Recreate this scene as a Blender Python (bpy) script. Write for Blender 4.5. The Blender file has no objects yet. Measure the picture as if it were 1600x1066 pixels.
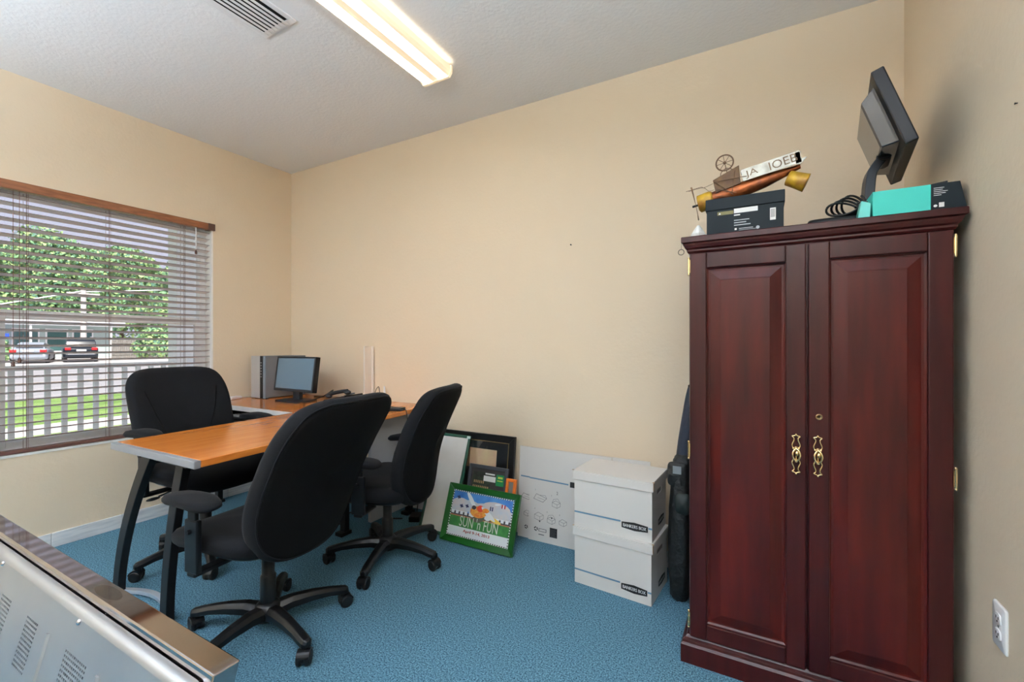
import bpy, math, random
from mathutils import Matrix, Vector, Euler
PI = math.pi
random.seed(7)
SC = bpy.context.scene
COL = SC.collection

# ------------------------------------------------------------------ camera, sky, sun, exposure
F_PX = 690.0
CAM_H = 1.2
cam = bpy.data.cameras.new('camera')
cam.sensor_fit = 'HORIZONTAL'; cam.sensor_width = 36.0
cam.lens = F_PX / 1600.0 * 36.0
cam.shift_y = 4.0 / 1600.0
cam.clip_start = 0.02; cam.clip_end = 400
cam_ob = bpy.data.objects.new('camera', cam); COL.objects.link(cam_ob)
cam_ob.location = (0, 0, CAM_H)
cam_ob.rotation_euler = (PI / 2, 0, math.radians(29.1))
SC.camera = cam_ob

world = bpy.data.worlds.new('sky'); SC.world = world
world.use_nodes = True
wn = world.node_tree.nodes; wl = world.node_tree.links
bg = wn['Background']
bg.inputs['Color'].default_value = (0.76, 0.79, 1.0, 1)
bg.inputs['Strength'].default_value = 0.62

sun = bpy.data.lights.new('sun', 'SUN'); sun.energy = 5.5; sun.angle = math.radians(3)
sun.color = (1.0, 0.96, 0.88)
sun_ob = bpy.data.objects.new('sun', sun); COL.objects.link(sun_ob)
sun_ob.rotation_euler = Euler((math.radians(14), math.radians(38), 0))   # shines from the +X side, over the roof
sun_ob.location = (10, 0, 20)

FIXTURE_STRENGTH = 4.0
FILL_STRENGTH = 2500.0

vs = SC.view_settings
vs.view_transform = 'Standard'; vs.look = 'None'; vs.gamma = 1.0
vs.exposure = 0.54; vs.use_curve_mapping = False
SC.cycles.use_denoising = True
SC.cycles.max_bounces = 10; SC.cycles.diffuse_bounces = 6; SC.cycles.transparent_max_bounces = 16
SC.cycles.caustics_reflective = False; SC.cycles.caustics_refractive = False
SC.cycles.sample_clamp_indirect = 6

# ------------------------------------------------------------------ materials
def lin(c):
    return tuple(((v / 255) / 12.92 if v / 255 <= .04045 else ((v / 255 + .055) / 1.055) ** 2.4) for v in c[:3]) + (1.0,)

MATS = {}
def mat(name, col, rough=.5, metal=0., col2=None, scale=20., detail=4., stretch=None, bump=0., bscale=200., bdist=.002,
        spec=.5, emit=0., emit_col=None, ramp=(.35, .65), coat=0., sheen=0.):
    if name in MATS: return MATS[name]
    m = bpy.data.materials.new(name); m.use_nodes = True
    nt = m.node_tree; N = nt.nodes; L = nt.links
    b = N['Principled BSDF']
    b.inputs['Base Color'].default_value = lin(col)
    b.inputs['Roughness'].default_value = rough
    b.inputs['Metallic'].default_value = metal
    b.inputs['Specular IOR Level'].default_value = spec
    if coat: b.inputs['Coat Weight'].default_value = coat; b.inputs['Coat Roughness'].default_value = .15
    if sheen: b.inputs['Sheen Weight'].default_value = sheen; b.inputs['Sheen Roughness'].default_value = .4
    if emit:
        b.inputs['Emission Color'].default_value = lin(emit_col or col); b.inputs['Emission Strength'].default_value = emit
    if col2 or bump:
        tc = N.new('ShaderNodeTexCoord'); mp = N.new('ShaderNodeMapping')
        L.new(tc.outputs['Object'], mp.inputs['Vector'])
        if stretch: mp.inputs['Scale'].default_value = stretch
    if col2:
        nz = N.new('ShaderNodeTexNoise'); nz.inputs['Scale'].default_value = scale; nz.inputs['Detail'].default_value = detail
        L.new(mp.outputs['Vector'], nz.inputs['Vector'])
        cr = N.new('ShaderNodeValToRGB')
        cr.color_ramp.elements[0].position = ramp[0]; cr.color_ramp.elements[1].position = ramp[1]
        cr.color_ramp.elements[0].color = lin(col); cr.color_ramp.elements[1].color = lin(col2)
        L.new(nz.outputs['Fac'], cr.inputs['Fac']); L.new(cr.outputs['Color'], b.inputs['Base Color'])
    if bump:
        nb = N.new('ShaderNodeTexNoise'); nb.inputs['Scale'].default_value = bscale; nb.inputs['Detail'].default_value = 3
        L.new(tc.outputs['Object'], nb.inputs['Vector'])
        bp = N.new('ShaderNodeBump'); bp.inputs['Strength'].default_value = bump; bp.inputs['Distance'].default_value = bdist
        L.new(nb.outputs['Fac'], bp.inputs['Height']); L.new(bp.outputs['Normal'], b.inputs['Normal'])
    MATS[name] = m
    return m

def glass_mat(name, tint=(255, 255, 255), refl=.06):
    m = bpy.data.materials.new(name); m.use_nodes = True
    nt = m.node_tree; N = nt.nodes; L = nt.links
    N.remove(N['Principled BSDF'])
    tr = N.new('ShaderNodeBsdfTransparent'); tr.inputs['Color'].default_value = lin(tint)
    gl = N.new('ShaderNodeBsdfGlossy'); gl.inputs['Roughness'].default_value = .02
    mx = N.new('ShaderNodeMixShader')
    lw = N.new('ShaderNodeLayerWeight'); lw.inputs['Blend'].default_value = .25
    mm = N.new('ShaderNodeMath'); mm.operation = 'MULTIPLY_ADD'; mm.inputs[1].default_value = .35; mm.inputs[2].default_value = refl
    L.new(lw.outputs['Fresnel'], mm.inputs[0]); L.new(mm.outputs[0], mx.inputs['Fac'])
    L.new(tr.outputs[0], mx.inputs[1]); L.new(gl.outputs[0], mx.inputs[2])
    L.new(mx.outputs[0], N['Material Output'].inputs['Surface'])
    return m

WALL = mat('wall_paint_beige', (223, 206, 181), .75, bump=.35, bscale=55, bdist=.003)
CEIL = mat('ceiling_knockdown', (234, 235, 236), .9, bump=.45, bscale=55, bdist=.004)
CARPET = mat('carpet_blue', (36, 68, 88), .95, col2=(110, 154, 174), scale=175, detail=6, ramp=(.34, .66), bump=.5, bscale=420, bdist=.003, spec=.1)
TILE = mat('baseboard_tile', (232, 234, 236), .35, col2=(206, 211, 216), scale=6, stretch=(1, 1, 9), ramp=(.4, .65))
GROUT = mat('tile_grout', (170, 172, 172), .9)
WHITE = mat('white_vinyl', (240, 240, 242), .45)
JAMB = mat('white_jamb', (238, 236, 233), .7)
SLAT = mat('blind_slat_wood', (238, 231, 229), .45, col2=(228, 218, 214), scale=5, stretch=(30, 2, 30))
BLINDWOOD = mat('blind_wood_brown', (150, 96, 62), .4, col2=(120, 72, 46), scale=6, stretch=(20, 2, 20))
BLINDDARK = mat('blind_dark_wood_and_shade', (92, 62, 52), .45)
CORD = mat('blind_cord', (110, 78, 68), .8)
GLASS = glass_mat('window_glass', refl=.05)
PICGLASS = glass_mat('picture_glass', refl=.03)
DESKWOOD = mat('desk_laminate_orange', (204, 126, 54), .17, col2=(182, 102, 40), scale=4, detail=6, stretch=(14, 1.2, 14), ramp=(.3, .7), spec=.6)
GREYTRIM = mat('grey_edge_trim', (126, 128, 132), .4)
WHITEEDGE = mat('desk_pale_edge', (214, 214, 216), .4)
BLACKMETAL = mat('black_powder_metal', (15, 15, 17), .45, spec=.3)
GREYPANEL = mat('grey_desk_panel', (150, 153, 158), .5)
FABRIC = mat('black_fabric', (16, 17, 20), .9, col2=(22, 23, 26), scale=300, bump=.3, bscale=900, bdist=.001, sheen=.03, spec=.15)
FABRIC_BACK = mat('black_back_fabric', (8, 8, 9), .95, bump=.3, bscale=900, bdist=.001, spec=.15)
PLASTIC = mat('black_plastic', (14, 15, 17), .36, spec=.35, bump=.15, bscale=500, bdist=.0006)
RUBBER = mat('caster_rubber', (11, 11, 12), .5)
CHROME = mat('chrome', (200, 200, 205), .2, 1.)
MAHOG = mat('mahogany', (62, 20, 18), .32, col2=(42, 11, 12), scale=3.2, detail=7, stretch=(9, 9, .8), ramp=(.3, .7), spec=.28)
MAHOG_PANEL = mat('mahogany_panel', (78, 22, 17), .32, col2=(44, 12, 11), scale=2.6, detail=8, stretch=(7, 7, .9), ramp=(.3, .72), spec=.28)
BRASS = mat('polished_brass', (238, 212, 160), .22, 1.)
BRASSDARK = mat('antique_brass', (150, 124, 90), .35, 1.)
CARD = mat('white_corrugated_card', (216, 213, 209), .7)
CARDEDGE = mat('card_raw_edge', (170, 140, 104), .9)
BLUELINE = mat('print_blue_line', (96, 134, 160), .7)
PRINTBLACK = mat('print_black', (22, 22, 24), .6)
PRINTGREY = mat('print_grey', (92, 94, 98), .7)
PRINTWHITE = mat('print_white', (240, 240, 240), .6)
DARKHOLE = mat('dark_opening', (14, 12, 12), .9)
STEEL = mat('tv_back_steel', (172, 174, 176), .34, .75, col2=(160, 162, 166), scale=3, bump=.1, bscale=6, bdist=.002)
GLOSSBEZEL = mat('glossy_bezel', (184, 176, 173), .05, 1.)
GREYPLASTIC = mat('grey_plastic', (112, 115, 120), .45)
SILVER = mat('silver_plastic', (190, 190, 190), .35, .4)
DARKGREY = mat('dark_grey_plastic', (34, 38, 43), .42, spec=.3)
SCREEN = mat('screen_off', (92, 118, 134), .18, spec=.8)
NAVYBOX = mat('dark_slate_box', (22, 31, 36), .6, spec=.2)
TEAL = mat('teal_card', (62, 200, 186), .55)
BAGBLACK = mat('black_nylon', (13, 16, 17), .6, bump=.7, bscale=22, bdist=.02)
BAGNAVY = mat('navy_nylon', (24, 32, 48), .65, bump=.6, bscale=24, bdist=.015)
BAGGREEN = mat('dark_green_grey_nylon', (28, 37, 35), .6)

# ------------------------------------------------------------------ mesh builder
class MB:
    def __init__(s): s.v = []; s.f = []; s.m = []; s.sm = []
    def add(s, vs_, fs, mi=0, smooth=False, xf=None):
        o = len(s.v)
        for p in vs_:
            p = Vector(p)
            s.v.append(tuple(xf @ p) if xf is not None else tuple(p))
        for f in fs:
            s.f.append(tuple(o + i for i in f)); s.m.append(mi); s.sm.append(smooth)
        return s
    def box(s, x0, x1, y0, y1, z0, z1, mi=0, xf=None):
        vs_ = [(x0, y0, z0), (x1, y0, z0), (x1, y1, z0), (x0, y1, z0), (x0, y0, z1), (x1, y0, z1), (x1, y1, z1), (x0, y1, z1)]
        return s.add(vs_, [(0, 3, 2, 1), (4, 5, 6, 7), (0, 1, 5, 4), (1, 2, 6, 5), (2, 3, 7, 6), (3, 0, 4, 7)], mi, False, xf)
    def quad(s, a, b, c, d, mi=0): return s.add([a, b, c, d], [(0, 1, 2, 3)], mi)
    def rings(s, rs, mi=0, smooth=True, cap0=True, cap1=True, closed=True, xf=None):
        n = len(rs[0]); vs_ = [p for r in rs for p in r]; fs = []
        for k in range(len(rs) - 1):
            for i in range(n if closed else n - 1):
                j = (i + 1) % n
                fs.append((k * n + i, k * n + j, (k + 1) * n + j, (k + 1) * n + i))
        s.add(vs_, fs, mi, smooth, xf)
        if cap0: s.add(rs[0], [tuple(range(n))[::-1]], mi, False, xf)
        if cap1: s.add(rs[-1], [tuple(range(n))], mi, False, xf)
        return s
    def tube(s, pts, r, n=8, mi=0, closed=False, xf=None, rs=None):
        pts = [Vector(p) for p in pts]; rr = []; up = None
        K = len(pts)
        for i, p in enumerate(pts):
            if closed: t = pts[(i + 1) % K] - pts[i - 1]
            else: t = pts[min(i + 1, K - 1)] - pts[max(i - 1, 0)]
            t.normalize()
            if up is None:
                a = Vector((0, 0, 1)) if abs(t.z) < .9 else Vector((1, 0, 0))
                up = (a - t * a.dot(t)).normalized()
            else:
                up = (up - t * up.dot(t)).normalized()
            sd = t.cross(up); R = rs[i] if rs else r
            rr.append([tuple(p + (up * math.cos(2 * PI * k / n) + sd * math.sin(2 * PI * k / n)) * R) for k in range(n)])
        if closed: rr.append(rr[0]); return s.rings(rr, mi, True, False, False, True, xf)
        return s.rings(rr, mi, True, True, True, True, xf)
    def sweep(s, pts, w, h, side=(0, 1, 0), mi=0, ws=None, hs=None, xf=None):
        pts = [Vector(p) for p in pts]; rr = []; sd = Vector(side).normalized(); K = len(pts)
        for i, p in enumerate(pts):
            t = (pts[min(i + 1, K - 1)] - pts[max(i - 1, 0)]).normalized()
            nn = t.cross(sd).normalized(); W = (ws[i] if ws else w) / 2; H = (hs[i] if hs else h) / 2
            rr.append([tuple(p + sd * a * W + nn * b * H) for a, b in ((-1, -1), (1, -1), (1, 1), (-1, 1))])
        return s.rings(rr, mi, False, True, True, True, xf)
    def cyl(s, p0, p1, r0, r1=None, n=16, mi=0, xf=None):
        return s.tube([p0, p1], r0, n, mi, False, xf, [r0, r0 if r1 is None else r1])
    def prism(s, outl, z0, z1, mi=0, xf=None):
        n = len(outl)
        vs_ = [(x, y, z0) for x, y in outl] + [(x, y, z1) for x, y in outl]
        fs = [tuple(range(n))[::-1], tuple(range(n, 2 * n))] + [(i, (i + 1) % n, n + (i + 1) % n, n + i) for i in range(n)]
        return s.add(vs_, fs, mi, False, xf)
    def lathe(s, prof, n=20, mi=0, xf=None):
        return s.rings([[(r * math.cos(2 * PI * k / n), r * math.sin(2 * PI * k / n), z) for k in range(n)] for r, z in prof], mi, True, True, True, True, xf)
    def ball(s, c, r, n=10, sc=(1, 1, 1), mi=0, xf=None):
        rr = []
        for i in range(1, n):
            a = PI * i / n
            rr.append([(c[0] + r * sc[0] * math.sin(a) * math.cos(2 * PI * k / (2 * n)), c[1] + r * sc[1] * math.sin(a) * math.sin(2 * PI * k / (2 * n)), c[2] - r * sc[2] * math.cos(a)) for k in range(2 * n)])
        return s.rings(rr, mi, True, True, True, True, xf)
    def pillow(s, outl, prof, mi=0, warp=None, c=(0, 0), cap0=True, cap1=True):
        rr = []
        for sc, dz in prof:
            ring = []
            for (a, b) in outl:
                p = (c[0] + (a - c[0]) * sc, c[1] + (b - c[1]) * sc, dz)
                ring.append(warp(p) if warp else p)
            rr.append(ring)
        return s.rings(rr, mi, True, cap0, cap1)
    def build(s, name, mats, parent=None, loc=(0, 0, 0), rot=(0, 0, 0), bevel=0., seg=2):
        me = bpy.data.meshes.new(name)
        me.from_pydata(s.v, [], s.f)
        if not isinstance(mats, (list, tuple)): mats = [mats]
        for m in mats: me.materials.append(m)
        me.polygons.foreach_set('material_index', s.m)
        me.polygons.foreach_set('use_smooth', s.sm)
        me.update()
        o = bpy.data.objects.new(name, me); COL.objects.link(o)
        o.location = loc; o.rotation_euler = rot
        if parent: o.parent = parent
        if bevel:
            bv = o.modifiers.new('bevel', 'BEVEL'); bv.width = bevel; bv.segments = seg; bv.limit_method = 'ANGLE'; bv.angle_limit = math.radians(40)
        return o

def tag(o, label, cat, group=None, kind=None):
    o['label'] = label; o['category'] = cat
    if group: o['group'] = group
    if kind: o['kind'] = kind
    return o
def thing(name, label, cat, loc=(0, 0, 0), rot=(0, 0, 0), group=None):
    o = bpy.data.objects.new(name, None); COL.objects.link(o)
    o.empty_display_size = .05; o.location = loc; o.rotation_euler = rot
    return tag(o, label, cat, group)
def struct(o, label=None, cat=None):
    o['kind'] = 'structure'
    if label: o['label'] = label
    if cat: o['category'] = cat
    return o
def copy_part(src, parent, loc=None, rot=None):
    c = src.copy(); COL.objects.link(c); c.parent = parent
    if loc is not None: c.location = loc
    if rot is not None: c.rotation_euler = rot
    return c
def supel(a, b, e=4., n=40, cx=0., cy=0.):
    out = []
    for k in range(n):
        t = 2 * PI * k / n; c, s_ = math.cos(t), math.sin(t)
        out.append((cx + a * math.copysign(abs(c) ** (2 / e), c), cy + b * math.copysign(abs(s_) ** (2 / e), s_)))
    return out
def bez(p, n=12):
    """Catmull-Rom through points"""
    p = [Vector(q) for q in p]; out = []
    for i in range(len(p) - 1):
        a = p[max(i - 1, 0)]; b = p[i]; c = p[i + 1]; d = p[min(i + 2, len(p) - 1)]
        for k in range(n):
            t = k / n
            out.append(tuple(.5 * ((2 * b) + (c - a) * t + (2 * a - 5 * b + 4 * c - d) * t * t + (3 * b - a - 3 * c + d) * t ** 3)))
    out.append(tuple(p[-1])); return out
FONT_CACHE = {}
def text_geo(txt):
    if txt in FONT_CACHE: return FONT_CACHE[txt]
    cu = bpy.data.curves.new('lettering', 'FONT'); cu.body = txt; cu.resolution_u = 3
    ob = bpy.data.objects.new('lettering', cu); COL.objects.link(ob)
    dg = bpy.context.evaluated_depsgraph_get(); ev = ob.evaluated_get(dg); me = ev.to_mesh()
    vs_ = [tuple(v.co) for v in me.vertices]; fs = [tuple(p.vertices) for p in me.polygons]
    ev.to_mesh_clear(); bpy.data.objects.remove(ob); bpy.data.curves.remove(cu)
    x0 = min(v[0] for v in vs_); x1 = max(v[0] for v in vs_); y0 = min(v[1] for v in vs_); y1 = max(v[1] for v in vs_)
    FONT_CACHE[txt] = ([((v[0] - x0) / (x1 - x0) - .5, (v[1] - y0) / (y1 - y0) - .5) for v in vs_], fs)
    return FONT_CACHE[txt]
def text_on(mb, txt, cx, cz, w, h, y, mi=0, xf=None, rot=0., bold=0):
    """lettering on a plane facing -Y: x right, z up"""
    vs_, fs = text_geo(txt); c, s_ = math.cos(rot), math.sin(rot)
    for dx in ([0] if not bold else [-bold, 0, bold]):
        mb.add([(cx + dx + c * a * w - s_ * b * h, y, cz + s_ * a * w + c * b * h) for a, b in vs_], fs, mi, False, xf)
def plate(mb, x0, x1, z0, z1, y, mi=0):      # flat print facing -Y
    mb.quad((x0, y, z0), (x1, y, z0), (x1, y, z1), (x0, y, z1), mi)

# ------------------------------------------------------------------ room shell
XL, XR, YB, YF, HC = -3.63, 0.55, 2.48, -2.6, 2.71
WY0, WY1, WZ0, WZ1 = .70, 1.834, .565, 2.105
struct(MB().box(XL - .15, XR + .15, YF - .15, YB + .15, -.12, 0).build('floor', CARPET), 'blue speckled office carpet', 'floor')
struct(MB().box(XL - .15, XR + .15, YF - .15, YB + .15, HC, HC + .15).build('ceiling', CEIL), 'white knockdown textured ceiling', 'ceiling')
struct(MB().box(XL - .15, XR + .15, YB, YB + .15, 0, HC).build('wall_back', WALL), 'long beige wall behind desk and cabinet', 'wall')
struct(MB().box(XR, XR + .15, YF, YB, 0, HC).build('wall_right', WALL), 'beige wall at the right with outlet', 'wall')
struct(MB().box(XL - .15, XR + .15, YF - .15, YF, 0, HC).build('wall_front', WALL), 'beige wall behind the camera', 'wall')
w = MB()
w.box(XL - .15, XL, YF, WY0, 0, HC).box(XL - .15, XL, WY1, YB, 0, HC)
w.box(XL - .15, XL, WY0, WY1, 0, WZ0).box(XL - .15, XL, WY0, WY1, WZ1, HC)
struct(w.build('wall_left', WALL), 'beige wall with the window', 'wall')

# tile baseboards: each tile its own piece
def baseboard(name, p0, p1, nrm, first, label):
    d = Vector(p1) - Vector(p0); Ln = d.length; d.normalize(); ang = math.atan2(d.y, d.x)
    root = struct(MB().box(0, Ln, 0, .004, 0, .083).build(name, GROUT, None, (p0[0] + nrm[0] * .0, p0[1], 0), (0, 0, ang)), label, 'baseboard')
    tl = .33; m = None; x = -first
    while x < Ln:
        a, b = max(x, 0), min(x + tl, Ln)
        if b - a > .01:
            q = MB().box(a + .0015, b - .0015, -.002, .010, 0, .085).build('tile', TILE, root, bevel=.002)
        x += tl
    return root
baseboard('baseboard_left', (XL, YB, 0), (XL, YF, 0), (0, 0), .12, 'white marble look tile baseboard under the window')
baseboard('baseboard_back', (XR, YB, 0), (XL, YB, 0), (0, 0), .05, 'white tile baseboard along the long wall')

# jamb lining, window, glass
j = MB()
t = .012
j.box(XL - .149, XL + .001, WY0, WY0 + t, WZ0, WZ1).box(XL - .149, XL + .001, WY1 - t, WY1, WZ0, WZ1)
j.box(XL - .149, XL + .001, WY0, WY1, WZ1 - t, WZ1).box(XL - .149, XL + .004, WY0, WY1, WZ0, WZ0 + t)
struct(j.build('trim_1', JAMB), 'white lining of the window recess', 'trim')
win = bpy.data.objects.new('window_1', None); COL.objects.link(win); struct(win, 'single hung window with white vinyl frame', 'window')
a0, a1, b0, b1 = WY0 + t, WY1 - t, WZ0 + t, WZ1 - t
f = MB(); X0, X1 = XL - .14, XL - .085
f.box(X0, X1, a0, a0 + .04, b0, b1).box(X0, X1, a1 - .04, a1, b0, b1).box(X0, X1, a0 + .04, a1 - .04, b1 - .045, b1).box(X0, X1, a0 + .04, a1 - .04, b0, b0 + .035)
f.build('window_frame', WHITE, win, bevel=.003)
MR = 1.37
f = MB()
f.box(X0 + .005, X0 + .03, a0 + .04, a1 - .04, MR - .02, MR + .025)
f.build('meeting_rail', WHITE, win, bevel=.003)
f = MB(); X2, X3 = XL - .105, XL - .08
f.box(X2, X3, a0 + .035, a0 + .075, b0 + .03, MR + .01).box(X2, X3, a1 - .075, a1 - .035, b0 + .03, MR + .01)
f.box(X2, X3, a0 + .075, a1 - .075, MR - .03, MR + .01).box(X2, X3, a0 + .075, a1 - .075, b0 + .03, b0 + .07)
f.build('lower_sash', WHITE, win, bevel=.003)
MB().box(X0 + .012, X0 + .016, a0 + .04, a1 - .04, MR + .025, b1 - .045).build('pane', GLASS, win)
MB().box(X2 + .01, X2 + .014, a0 + .075, a1 - .075, b0 + .07, MR - .03).build('pane', GLASS, win)
for yy in (1.06, 1.5): MB().box(X3, X3 + .012, yy - .03, yy + .03, MR - .012, MR + .006).build('sash_lock', WHITE, win, bevel=.003)

# ------------------------------------------------------------------ wooden blind
bl = thing('window_blind', 'wooden slat blind with brown headrail hanging in the window', 'blind', (XL - .036, 0, 0))
MB().box(.006, .052, WY0 - .006, WY1 + .004, 2.058, 2.107).build('valance', BLINDWOOD, bl, bevel=.003)
MB().box(.000, .0545, WY1 - .040, WY1 + .0065, 2.0575, 2.1075).build('valance_end_cap', BLINDDARK, bl)
MB().box(-.03, .005, WY0 + .016, WY1 - .016, 2.066, 2.090).build('headrail', WHITE, bl)
sl = None; pitch = .0443; tilt = math.radians(13)
NS = 32; ztop = 2.030
sp = MB()
prof = [(-.025, -.0012), (-.012, .0012), (0, .002), (.012, .0012), (.025, -.0012)]
ringA = [(x, WY0 + .018, z + .0014) for x, z in prof] + [(x, WY0 + .018, z - .0014) for x, z in prof[::-1]]
ringB = [(x, WY1 - .018, z) for (x, _, z) in ringA]
sp.rings([ringA, ringB], 0, False)
sp.m[4] = 1   # edge turned to the room, dark tone painted in as its shade
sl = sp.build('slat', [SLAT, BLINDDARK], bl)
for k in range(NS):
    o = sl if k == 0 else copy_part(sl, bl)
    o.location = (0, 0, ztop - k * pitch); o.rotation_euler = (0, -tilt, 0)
zb = ztop - NS * pitch
MB().box(-.026, .026, WY0 + .016, WY1 - .016, WZ0 + t + .003, WZ0 + t + .022).build('bottom_rail', BLINDDARK, bl, bevel=.003)
for yy in (.852, 1.22, 1.645):
    lad = MB()
    for xx in (-.027, .027): lad.tube([(xx, yy, 2.06), (xx, yy, WZ0 + t + .02)], .0011, 5)
    for xx in (-.012, .012): lad.tube([(xx, yy + .012, 2.06), (xx, yy + .012, WZ0 + t + .02)], .0009, 5)
    lad.build('ladder_cord', CORD, bl)
for yy, ze in ((.798, 1.10), (.822, 1.12)):
    c = MB().tube([(.04, yy, 2.06), (.041, yy, ze)], .0013, 5).build('pull_cord', CORD, bl)
    MB().lathe([(.002, .03), (.006, .024), (.0085, .004), (.007, 0)], 10).build('tassel', BLINDDARK, c, (.041, yy, ze - .028))
c = MB().tube([(.04, 1.715, 2.06), (.04, 1.715, 1.90)], .003, 6).build('tilt_wand', WHITE, bl)
MB().lathe([(.003, .03), (.008, .02), (.008, .004), (.004, 0)], 10).build('tassel', BLINDDARK, c, (.04, 1.715, 1.86))

# ------------------------------------------------------------------ ceiling light, vent, outlets, nails
DIFF = mat('fluorescent_diffuser', (255, 240, 218), .4, emit=FIXTURE_STRENGTH, emit_col=(252, 248, 242))
DIFFSIDE = mat('fluorescent_diffuser_edge', (255, 240, 215), .4, emit=.32, emit_col=(255, 222, 176))
LIGHTMETAL = mat('fixture_white_metal', (238, 234, 224), .45)
def ceiling_light(x, y0, y1, label):
    L_ = y1 - y0
    r = thing('ceiling_light', label, 'light', (x, (y0 + y1) / 2, HC), group='fluorescent ceiling fixtures')
    MB().box(-.082, .082, -L_ / 2, L_ / 2, -.03, 0).build('housing', LIGHTMETAL, r, bevel=.003)
    # wraparound acrylic lens: two lobes and a dim valley between them
    prof = [(-.102, -.022), (-.100, -.050), (-.090, -.062), (-.080, -.068), (-.050, -.074), (-.020, -.071), (-.009, -.068), (.009, -.068), (.020, -.071), (.050, -.074), (.080, -.068), (.090, -.062), (.100, -.050), (.102, -.022)]
    lens = MB(); n = len(prof)
    for i in range(n - 1):
        (xa, za), (xb, zb_) = prof[i], prof[i + 1]
        mi = 0 if .02 < abs(xa + xb) / 2 < .08 else 1
        lens.add([(xa, -L_ / 2 + .012, za), (xb, -L_ / 2 + .012, zb_), (xb, L_ / 2 - .012, zb_), (xa, L_ / 2 - .012, za)], [(0, 1, 2, 3)], mi, True)
    lens.build('diffuser', [DIFF, DIFFSIDE], r)
    for sg in (-1, 1):
        e = MB(); cap = [(-.105, -.018), (-.104, -.054), (-.088, -.075), (.088, -.075), (.104, -.054), (.105, -.018)]
        e.rings([[(x_, sg * (L_ / 2 - .014), z_) for x_, z_ in cap], [(x_, sg * L_ / 2, z_) for x_, z_ in cap]], 0, False)
        e.build('end_cap', DIFFSIDE, r)
    return r
ceiling_light(-1.54, .70, 1.92, 'long fluorescent ceiling light in view above the desk chairs')
ceiling_light(-1.54, -1.75, -.53, 'unseen fluorescent ceiling light added as fill behind the viewpoint')  # out of view, added to brighten the room

FILLBULB_R = mat('fill_bulb_glow_bright', (255, 248, 238), .5, emit=FILL_STRENGTH * 1.4, emit_col=(222, 236, 254))
FILLBULB = mat('fill_bulb_glow', (255, 248, 238), .5, emit=FILL_STRENGTH, emit_col=(222, 236, 254))
def fill_uplight(x, y, label, bulb):  # invented uplight out of view, added to lift ceiling and walls
    r = thing('fill_uplight', label, 'fill light', (x, y, 0), group='added fill uplights')
    MB().lathe([(.0, 0), (.14, 0), (.14, .015), (.03, .03), (.012, .04)], 24).build('base', BLACKMETAL, r)
    MB().cyl((0, 0, .03), (0, 0, 1.66), .012, n=12).build('pole', BLACKMETAL, r)
    MB().rings([[(q * math.cos(2 * PI * k / 28), q * math.sin(2 * PI * k / 28), z) for k in range(28)] for q, z in ((.02, 1.655), (.09, 1.675), (.15, 1.72), (.18, 1.78), (.176, 1.78), (.147, 1.723), (.088, 1.680), (.02, 1.662))], 0, True).build('bowl_shade', LIGHTMETAL, r)
    MB().rings([[(q * math.cos(2 * PI * k / 20), q * math.sin(2 * PI * k / 20), z) for k in range(20)] for q, z in ((.055, 1.70), (.07, 1.715), (.05, 1.735), (.01, 1.74))], 0, True).build('bulb', bulb, r)
fill_uplight(.14, -.88, 'unseen fill uplight added behind the viewpoint on the right', FILLBULB_R)
fill_uplight(-2.45, -1.40, 'unseen fill uplight added behind the viewpoint near the window wall', FILLBULB)

v = thing('ceiling_vent', 'white louvred air vent in the ceiling beside the light', 'vent', (-2.0, 1.08, HC))
m = MB(); VX, VY = .12, .235
m.box(-VX, VX, VY - .03, VY, -.006, 0).box(-VX, VX, -VY, -VY + .03, -.006, 0).box(-VX, -VX + .028, -VY + .03, VY - .03, -.006, 0).box(VX - .028, VX, -VY + .03, VY - .03, -.006, 0)
m.build('frame', WHITE, v, bevel=.002)
MB().box(-VX + .028, VX - .028, -VY + .03, VY - .03, -.0012, -.0002).build('duct', DARKHOLE, v)
sv = None
for k in range(7):
    q = MB().box(-.010, .010, -VY + .02, VY - .02, -.0008, .0008).build('slat', WHITE, v) if sv is None else copy_part(sv, v)
    sv = sv or q
    q.location = (-.078 + k * .026, 0, -.016); q.rotation_euler = (0, math.radians(12), 0)

def outlet(loc, label):
    r = thing('wall_outlet', label, 'outlet', loc, (0, 0, -PI / 2))
    MB().pillow(supel(.036, .058, 14, 48), [(0, .0), (1, 0), (1, .003), (.94, .006), (0, .0062)], 0, lambda p: (p[0], -p[2], p[1])).build('cover_plate', WHITE, r)
    for zc in (-.0205, .0205):
        s_ = MB().pillow(supel(.0165, .0145, 3, 24), [(1, .006), (1, .0078), (.93, .0085), (0, .0086)], 0, lambda p: (p[0], -p[2], p[1] + zc)).build('socket', WHITE, r)
        h = MB()
        for xx in (-.006, .006): h.box(xx - .0012, xx + .0012, -.0092, -.0086, zc - .001, zc + .006)
        h.cyl((0, -.0086, zc - .007), (0, -.0092, zc - .007), .0024, n=10)
        h.build('slot', DARKHOLE, s_)
    MB().cyl((0, -.0062, 0), (0, -.0072, 0), .003, n=10).build('screw', GREYTRIM, r)
outlet((XR, 1.61, .468), 'white duplex wall outlet low on the right wall')
tag(MB().cyl((0, 0, 0), (0, -.012, 0), .0022, n=8).cyl((0, -.012, 0), (0, -.014, 0), .0045, n=10).build('nail', BLACKMETAL, None, (-.973, YB, 1.789)), 'small nail left in the long beige wall', 'nail')
tag(MB().cyl((0, 0, 0), (-.004, 0, 0), .0014, n=8).cyl((-.004, 0, 0), (-.005, 0, 0), .0025, n=10).build('nail', BLACKMETAL, None, (XR, 1.531, 1.783)), 'tiny nail in the wall right of the cabinet', 'nail')

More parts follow.
